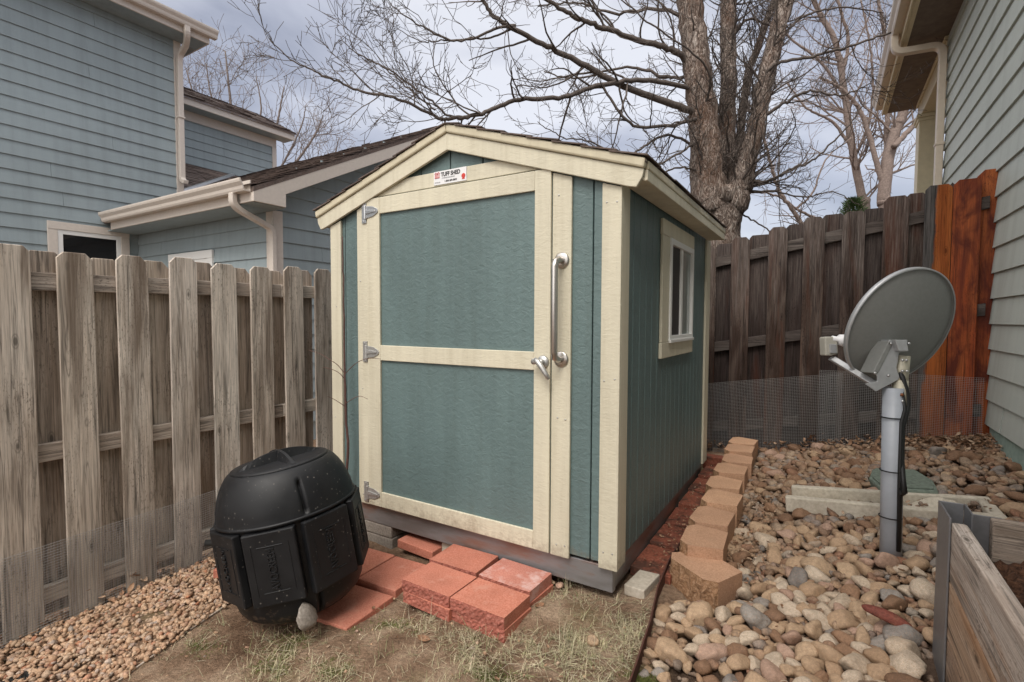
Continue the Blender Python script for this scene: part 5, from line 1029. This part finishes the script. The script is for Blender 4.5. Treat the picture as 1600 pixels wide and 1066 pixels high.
def main_tree():
    base = at(1125, 400, 6.2); base[2] = -.3
    T = thing('tree', tuple(base), 'big leafless tree with ridged bark and several stems behind the shed', 'tree')
    D = 6.2
    def L_(pts, n, jit=.01): return smooth_line([at(u, v, d) for u, v, d in pts], n, jit)
    w2r = lambda px, d: px*d/F/2
    mb = MB()
    def stem(pts, wid, n=40):
        p = L_(pts, n, .008); r = np.interp(np.linspace(0, 1, n), np.linspace(0, 1, len(wid)), [w2r(a, pts[0][2]) for a in wid]); mb.tube(p, r, 22, True, jit=.035); return p, r
    b0 = base.copy(); trunk = smooth_line([b0, at(1126, 470, D), at(1124, 372, D), at(1127, 300, D)], 24, .006); mb.tube(trunk, np.interp(np.linspace(0, 1, 24), [0, .3, .62, .8, 1], [.34, .26, .235, .245, .27]), 26, True, jit=.04)
    A = stem([(1112, 335, D-.02), (1106, 290, D), (1100, 200, D), (1090, 110, D), (1078, 0, D), (1066, -110, D), (1050, -300, D)], [60, 50, 42, 39, 36, 30])
    B = stem([(1134, 330, D+.12), (1136, 280, D+.15), (1136, 200, D+.2), (1138, 110, D+.2), (1139, 0, D+.2), (1143, -120, D+.2), (1150, -300, D+.3)], [40, 29, 24, 24, 24, 20])
    C_ = stem([(1143, 325, D-.1), (1162, 275, D-.12), (1183, 190, D-.15), (1200, 110, D-.15), (1227, 5, D-.15), (1250, -100, D-.15), (1290, -280, D-.1)], [42, 29, 24, 24, 22, 16])
    Dd = stem([(1142, 290, D+.3), (1158, 200, D+.45), (1166, 130, D+.5), (1185, 70, D+.55), (1215, -10, D+.6), (1250, -110, D+.6)], [14, 12, 11, 10, 8], 24)
    mb.build('trunk', M_bark, T, smooth=True)
    S = dict(step=.075, crook=.15, up=.04, rmin=.0024, dens=[0, 9.5, 8.5, 4.4], len=[0, .15, .38, .85], rad=[0, .0036, .0065, .013])
    LB = [([(1096, 179, 6.2), (1028, 155, 6.0), (967, 132, 5.8), (900, 95, 5.6), (839, 64, 5.4), (778, 30, 5.2), (750, -5, 5.1)], .055, .022),
          ([(1078, 97, 6.2), (1048, 78, 6.1), (995, 62, 6.0), (934, 40, 5.8), (895, 25, 5.7), (852, -2, 5.6), (800, -30, 5.5)], .050, .020),
          ([(1096, 185, 6.15), (1040, 196, 5.9), (985, 192, 5.7), (940, 133, 5.6)], .028, .016),
          ([(1085, 140, 6.2), (1010, 125, 5.9), (940, 133, 5.6), (880, 152, 5.4), (805, 157, 5.2), (758, 176, 5.0), (724, 184, 4.9), (694, 186, 4.85), (684, 184, 4.8), (623, 155, 4.7), (562, 142, 4.65), (528, 128, 4.6), (491, 111, 4.55), (451, 91, 4.5), (420, 60, 4.5)], .036, .005),
          ([(758, 178, 5.0), (704, 182, 4.95), (670, 155, 4.9), (620, 118, 4.85), (592, 101, 4.8), (549, 78, 4.8), (531, 57, 4.8)], .016, .004),
          ([(680, 172, 4.9), (640, 140, 4.95), (600, 105, 5.0), (560, 85, 5.0), (536, 40, 5.0)], .011, .004),
          ([(805, 40, 5.3), (775, 44, 5.2), (724, 64, 5.1), (677, 51, 5.05), (636, 27, 5.0), (602, -2, 5.0)], .020, .005),
          ([(800, 45, 5.3), (760, 60, 5.2), (700, 62, 5.1), (660, 65, 5.0), (620, 45, 5.0)], .014, .004),
          ([(1100, 235, 6.2), (1040, 212, 6.0), (990, 240, 5.8), (950, 245, 5.7), (900, 205, 5.6)], .022, .006),
          ([(1085, 120, 6.25), (1040, 120, 6.5), (980, 105, 6.7), (900, 122, 6.9), (850, 112, 7.0)], .030, .010),
          ([(1082, 35, 6.2), (1030, 14, 6.4), (960, 20, 6.6), (900, 5, 6.7), (840, 10, 6.8)], .032, .010),
          ([(1100, 270, 6.2), (1060, 262, 6.0), (1010, 275, 5.9), (960, 240, 5.8)], .018, .006),
          ([(1190, 130, 6.05), (1211, 101, 5.9), (1272, 88, 5.7), (1322, 74, 5.6), (1384, 54, 5.5), (1450, 40, 5.4)], .026, .010),
          ([(1182, 190, 6.05), (1224, 162, 5.9), (1265, 142, 5.8), (1315, 149, 5.7), (1360, 130, 5.6)], .028, .007),
          ([(1165, 285, 6.05), (1204, 282, 5.9), (1240, 262, 5.8), (1272, 250, 5.7), (1329, 193, 5.6), (1350, 160, 5.6)], .026, .006),
          ([(1160, 300, 6.1), (1210, 300, 6.0), (1255, 308, 5.9), (1300, 300, 5.8), (1345, 322, 5.7)], .016, .005),
          ([(1205, 80, 6.05), (1250, 30, 6.1), (1310, 12, 6.1), (1380, 20, 6.1)], .022, .008),
          ([(1140, 60, 6.4), (1170, 30, 6.5), (1210, 40, 6.6), (1270, 20, 6.7)], .024, .008),
          ([(1150, 330, 6.15), (1190, 352, 6.1), (1220, 372, 6.0), (1250, 345, 5.9)], .014, .005),
          ([(1092, 190, 6.2), (1110, 130, 5.9), (1090, 90, 5.7), (1020, 40, 5.5), (960, -10, 5.4)], .020, .008),
          ([(1095, 215, 6.2), (1060, 240, 5.8), (1000, 262, 5.5), (930, 225, 5.3), (880, 215, 5.2), (840, 190, 5.1)], .018, .005)]
    for pts, r0, r1 in LB:
        q = MB(); n = 7*len(pts); p = L_(pts, n, .006); rr = np.linspace(r0*.8, r1*.8, n); q.tube(p, rr, 9, True, jit=.02); ln = np.linalg.norm(np.diff(p, axis=0), axis=1).sum(); side_twigs(q, p, rr, ln, 3, S, .08); q.build('branch', M_branch, T, smooth=True)
    q = MB()
    for p, r in (A, B, C_, Dd):
        side_twigs(q, p, r*.3, np.linalg.norm(np.diff(p, axis=0), axis=1).sum()*2.4, 3, S, .08)
    q.build('crown', M_branch, T, smooth=True)
main_tree()
def far_tree(label, stems, mt, S, nm='tree'):
    b = np.array(stems[0][0][0]); T = thing(nm, (b[0], b[1], b[2]), label, 'tree'); mb = MB(); cr_ = MB()
    for pts, r0, r1 in stems:
        n = 9*len(pts); p = smooth_line(pts, n, S.get('jit', .006)); rr = np.linspace(r0*.85, r1*.85, n); mb.tube(p, rr, 12, True, jit=.01); side_twigs(cr_, p, rr*.6, np.linalg.norm(np.diff(p, axis=0), axis=1).sum(), 3, S, S.get('t0', .25))
    mb.build('trunk', mt, T, smooth=True); cr_.build('crown', S['mat'], T, smooth=False)
def K(pts, d): return [at(u, v, d) for u, v in pts]
SR = dict(step=.13, crook=.13, up=.03, rmin=.0040, dens=[0, 4.4, 3.6, 2.5], len=[0, .42, .9, 1.7], rad=[0, .007, .013, .025], mat=M_bgbark)
def rooted(p, z=-.3): b = np.array(p[0]); return [np.array([b[0], b[1], z])]+p
far_tree('leafless pale brown tree with a forked trunk seen left of the porch post', [
    (rooted(K([(1384, 335), (1381, 317), (1386, 257), (1400, 203), (1412, 170), (1428, 60), (1440, -80)], 11)), .17, .09), (K([(1384, 300), (1373, 267), (1349, 186), (1322, 145), (1280, 120)], 11), .075, .03), (K([(1390, 250), (1385, 200), (1392, 130), (1380, 40), (1360, -60)], 11.2), .07, .03), (K([(1396, 230), (1432, 190), (1460, 150), (1500, 60)], 10.8), .07, .03)], M_bgbark, SR)
far_tree('leafless tree with a slim leaning trunk between the big tree and the forked one', [
    (rooted(K([(1352, 335), (1348, 312), (1332, 236), (1319, 142), (1305, 67), (1271, 0), (1240, -90)], 12)), .13, .05), (K([(1320, 150), (1280, 95), (1235, 60), (1200, 10)], 12), .04, .02), (K([(1330, 230), (1300, 190), (1262, 170), (1230, 130)], 12), .045, .02), (K([(1316, 120), (1325, 60), (1310, 0), (1312, -80)], 12.2), .05, .03), (K([(1335, 250), (1360, 180), (1362, 90), (1345, 0)], 12), .04, .02)], M_bgbark, SR)
far_tree('small leaning bare tree just beyond the low end of the dark fence', [
    (rooted(K([(1262, 372), (1255, 354), (1236, 325), (1217, 297), (1203, 250), (1190, 203), (1182, 150)], 9)), .055, .02), (K([(1285, 345), (1250, 330), (1212, 305), (1175, 302), (1160, 312)], 9), .03, .01), (K([(1240, 330), (1270, 300), (1290, 250), (1330, 215)], 9), .025, .01)], M_bgbark, dict(SR, len=[0, .3, .55, .9], rmin=.003))
SL_ = dict(step=.2, crook=.10, up=.05, rmin=.0075, dens=[0, 2.3, 2.0, 1.8], len=[0, .75, 1.4, 2.2], rad=[0, .011, .018, .03], mat=M_fartwig, t0=.3)
far_tree('distant leafless tree with fine upright branches rising above the blue house roof', [
    (rooted(K([(400, 420), (398, 330), (380, 250), (362, 170), (352, 80)], 22), -.5), .22, .03), (K([(398, 320), (330, 250), (310, 180), (292, 110)], 22), .12, .025), (K([(398, 340), (420, 260), (432, 200), (444, 135)], 22), .12, .025), (K([(398, 340), (450, 270), (490, 215), (505, 180)], 22), .10, .02), (K([(400, 350), (470, 290), (515, 260), (530, 215)], 22), .09, .02), (K([(390, 290), (350, 210), (330, 150), (322, 100)], 22), .08, .02), (K([(395, 320), (400, 230), (408, 170), (400, 120)], 22), .08, .02), (K([(396, 330), (440, 260), (470, 200), (478, 165)], 22.5), .07, .02), (K([(390, 320), (320, 280), (285, 220), (270, 160)], 22.5), .07, .02)], M_fartwig, SL_)
def evergreen():
    c = at(1334, 322, 8.5); T = thing('evergreen_shrub', (c[0], c[1], -.1), 'green evergreen shrub top peeping over the dark fence', 'shrub'); mb = MB(); mb.tube([(c[0], c[1], -.1), (c[0], c[1], c[2])], [.05, .015], 8); mb.build('trunk', M_bgbark, T)
    n = 5200; a = nr.normal(size=(n, 3)); a /= np.linalg.norm(a, axis=1)[:, None]; hgt = nr.random(n); rad = (.10+.42*(1-hgt))*nr.random(n)**.4*(1+.35*np.sin(np.arctan2(a[:, 1], a[:, 0])*5+hgt*9))
    p = np.c_[c[0]+a[:, 0]*rad, c[1]+a[:, 1]*rad, c[2]+.12-(1-hgt)*1.0]; d = a*np.array([1, 1, .4])+np.array([0, 0, .7]); d /= np.linalg.norm(d, axis=1)[:, None]; s_ = np.cross(d, nr.normal(size=(n, 3))); s_ /= np.linalg.norm(s_, axis=1)[:, None]
    ln = nr.uniform(.03, .06, n)[:, None]; V = np.stack([p-s_*.006, p+s_*.006, p+d*ln+s_*.003, p+d*ln-s_*.003], 1).reshape(-1, 3); q = MB(); q.add(V, [np.arange(4*n).reshape(-1, 4)]); q.build('crown', M_leafgreen, T)
evergreen()
def sapling():
    b = np.array([-.235, -.055, gleft(-.235, -.05)]); T = thing('sapling', tuple(b), 'thin leafless reddish sapling standing against the left front of the shed', 'sapling')
    y = -.055; pts = [b]+[on(u, v, y=y) for u, v in ((543, 720), (541, 660), (539, 600), (538, 540), (537, 480), (536, 420), (535, 370))]; mb = MB(); p = smooth_line(pts, 40, .0015); mb.tube(p, np.linspace(.0085, .0035, 40), 8, True); mb.build('stem', plain('reddish_twig_bark', (.085, .04, .033), .8, 0, .3, 60, .3), T, smooth=True)
    m_ = plain('thin_red_twig', (.12, .06, .045), .8); q = MB()
    for ps, dy in (([(538, 586), (548, 575), (561, 565), (578, 560), (595, 561)], -.05), ([(538, 583), (527, 570), (515, 562), (500, 553), (482, 547)], -.10), ([(538, 592), (530, 583), (518, 577), (505, 574)], -.07), ([(540, 631), (550, 624), (563, 619), (575, 624)], -.06), ([(540, 636), (530, 629), (520, 623), (512, 620)], -.08)):
        n = len(ps); q.tube(smooth_line([on(u, v, y=y+dy*k/(n-1)) for k, (u, v) in enumerate(ps)], 14), np.linspace(.0028, .0012, 14), 5, False)
    q.build('twig', m_, T, smooth=True)
sapling()
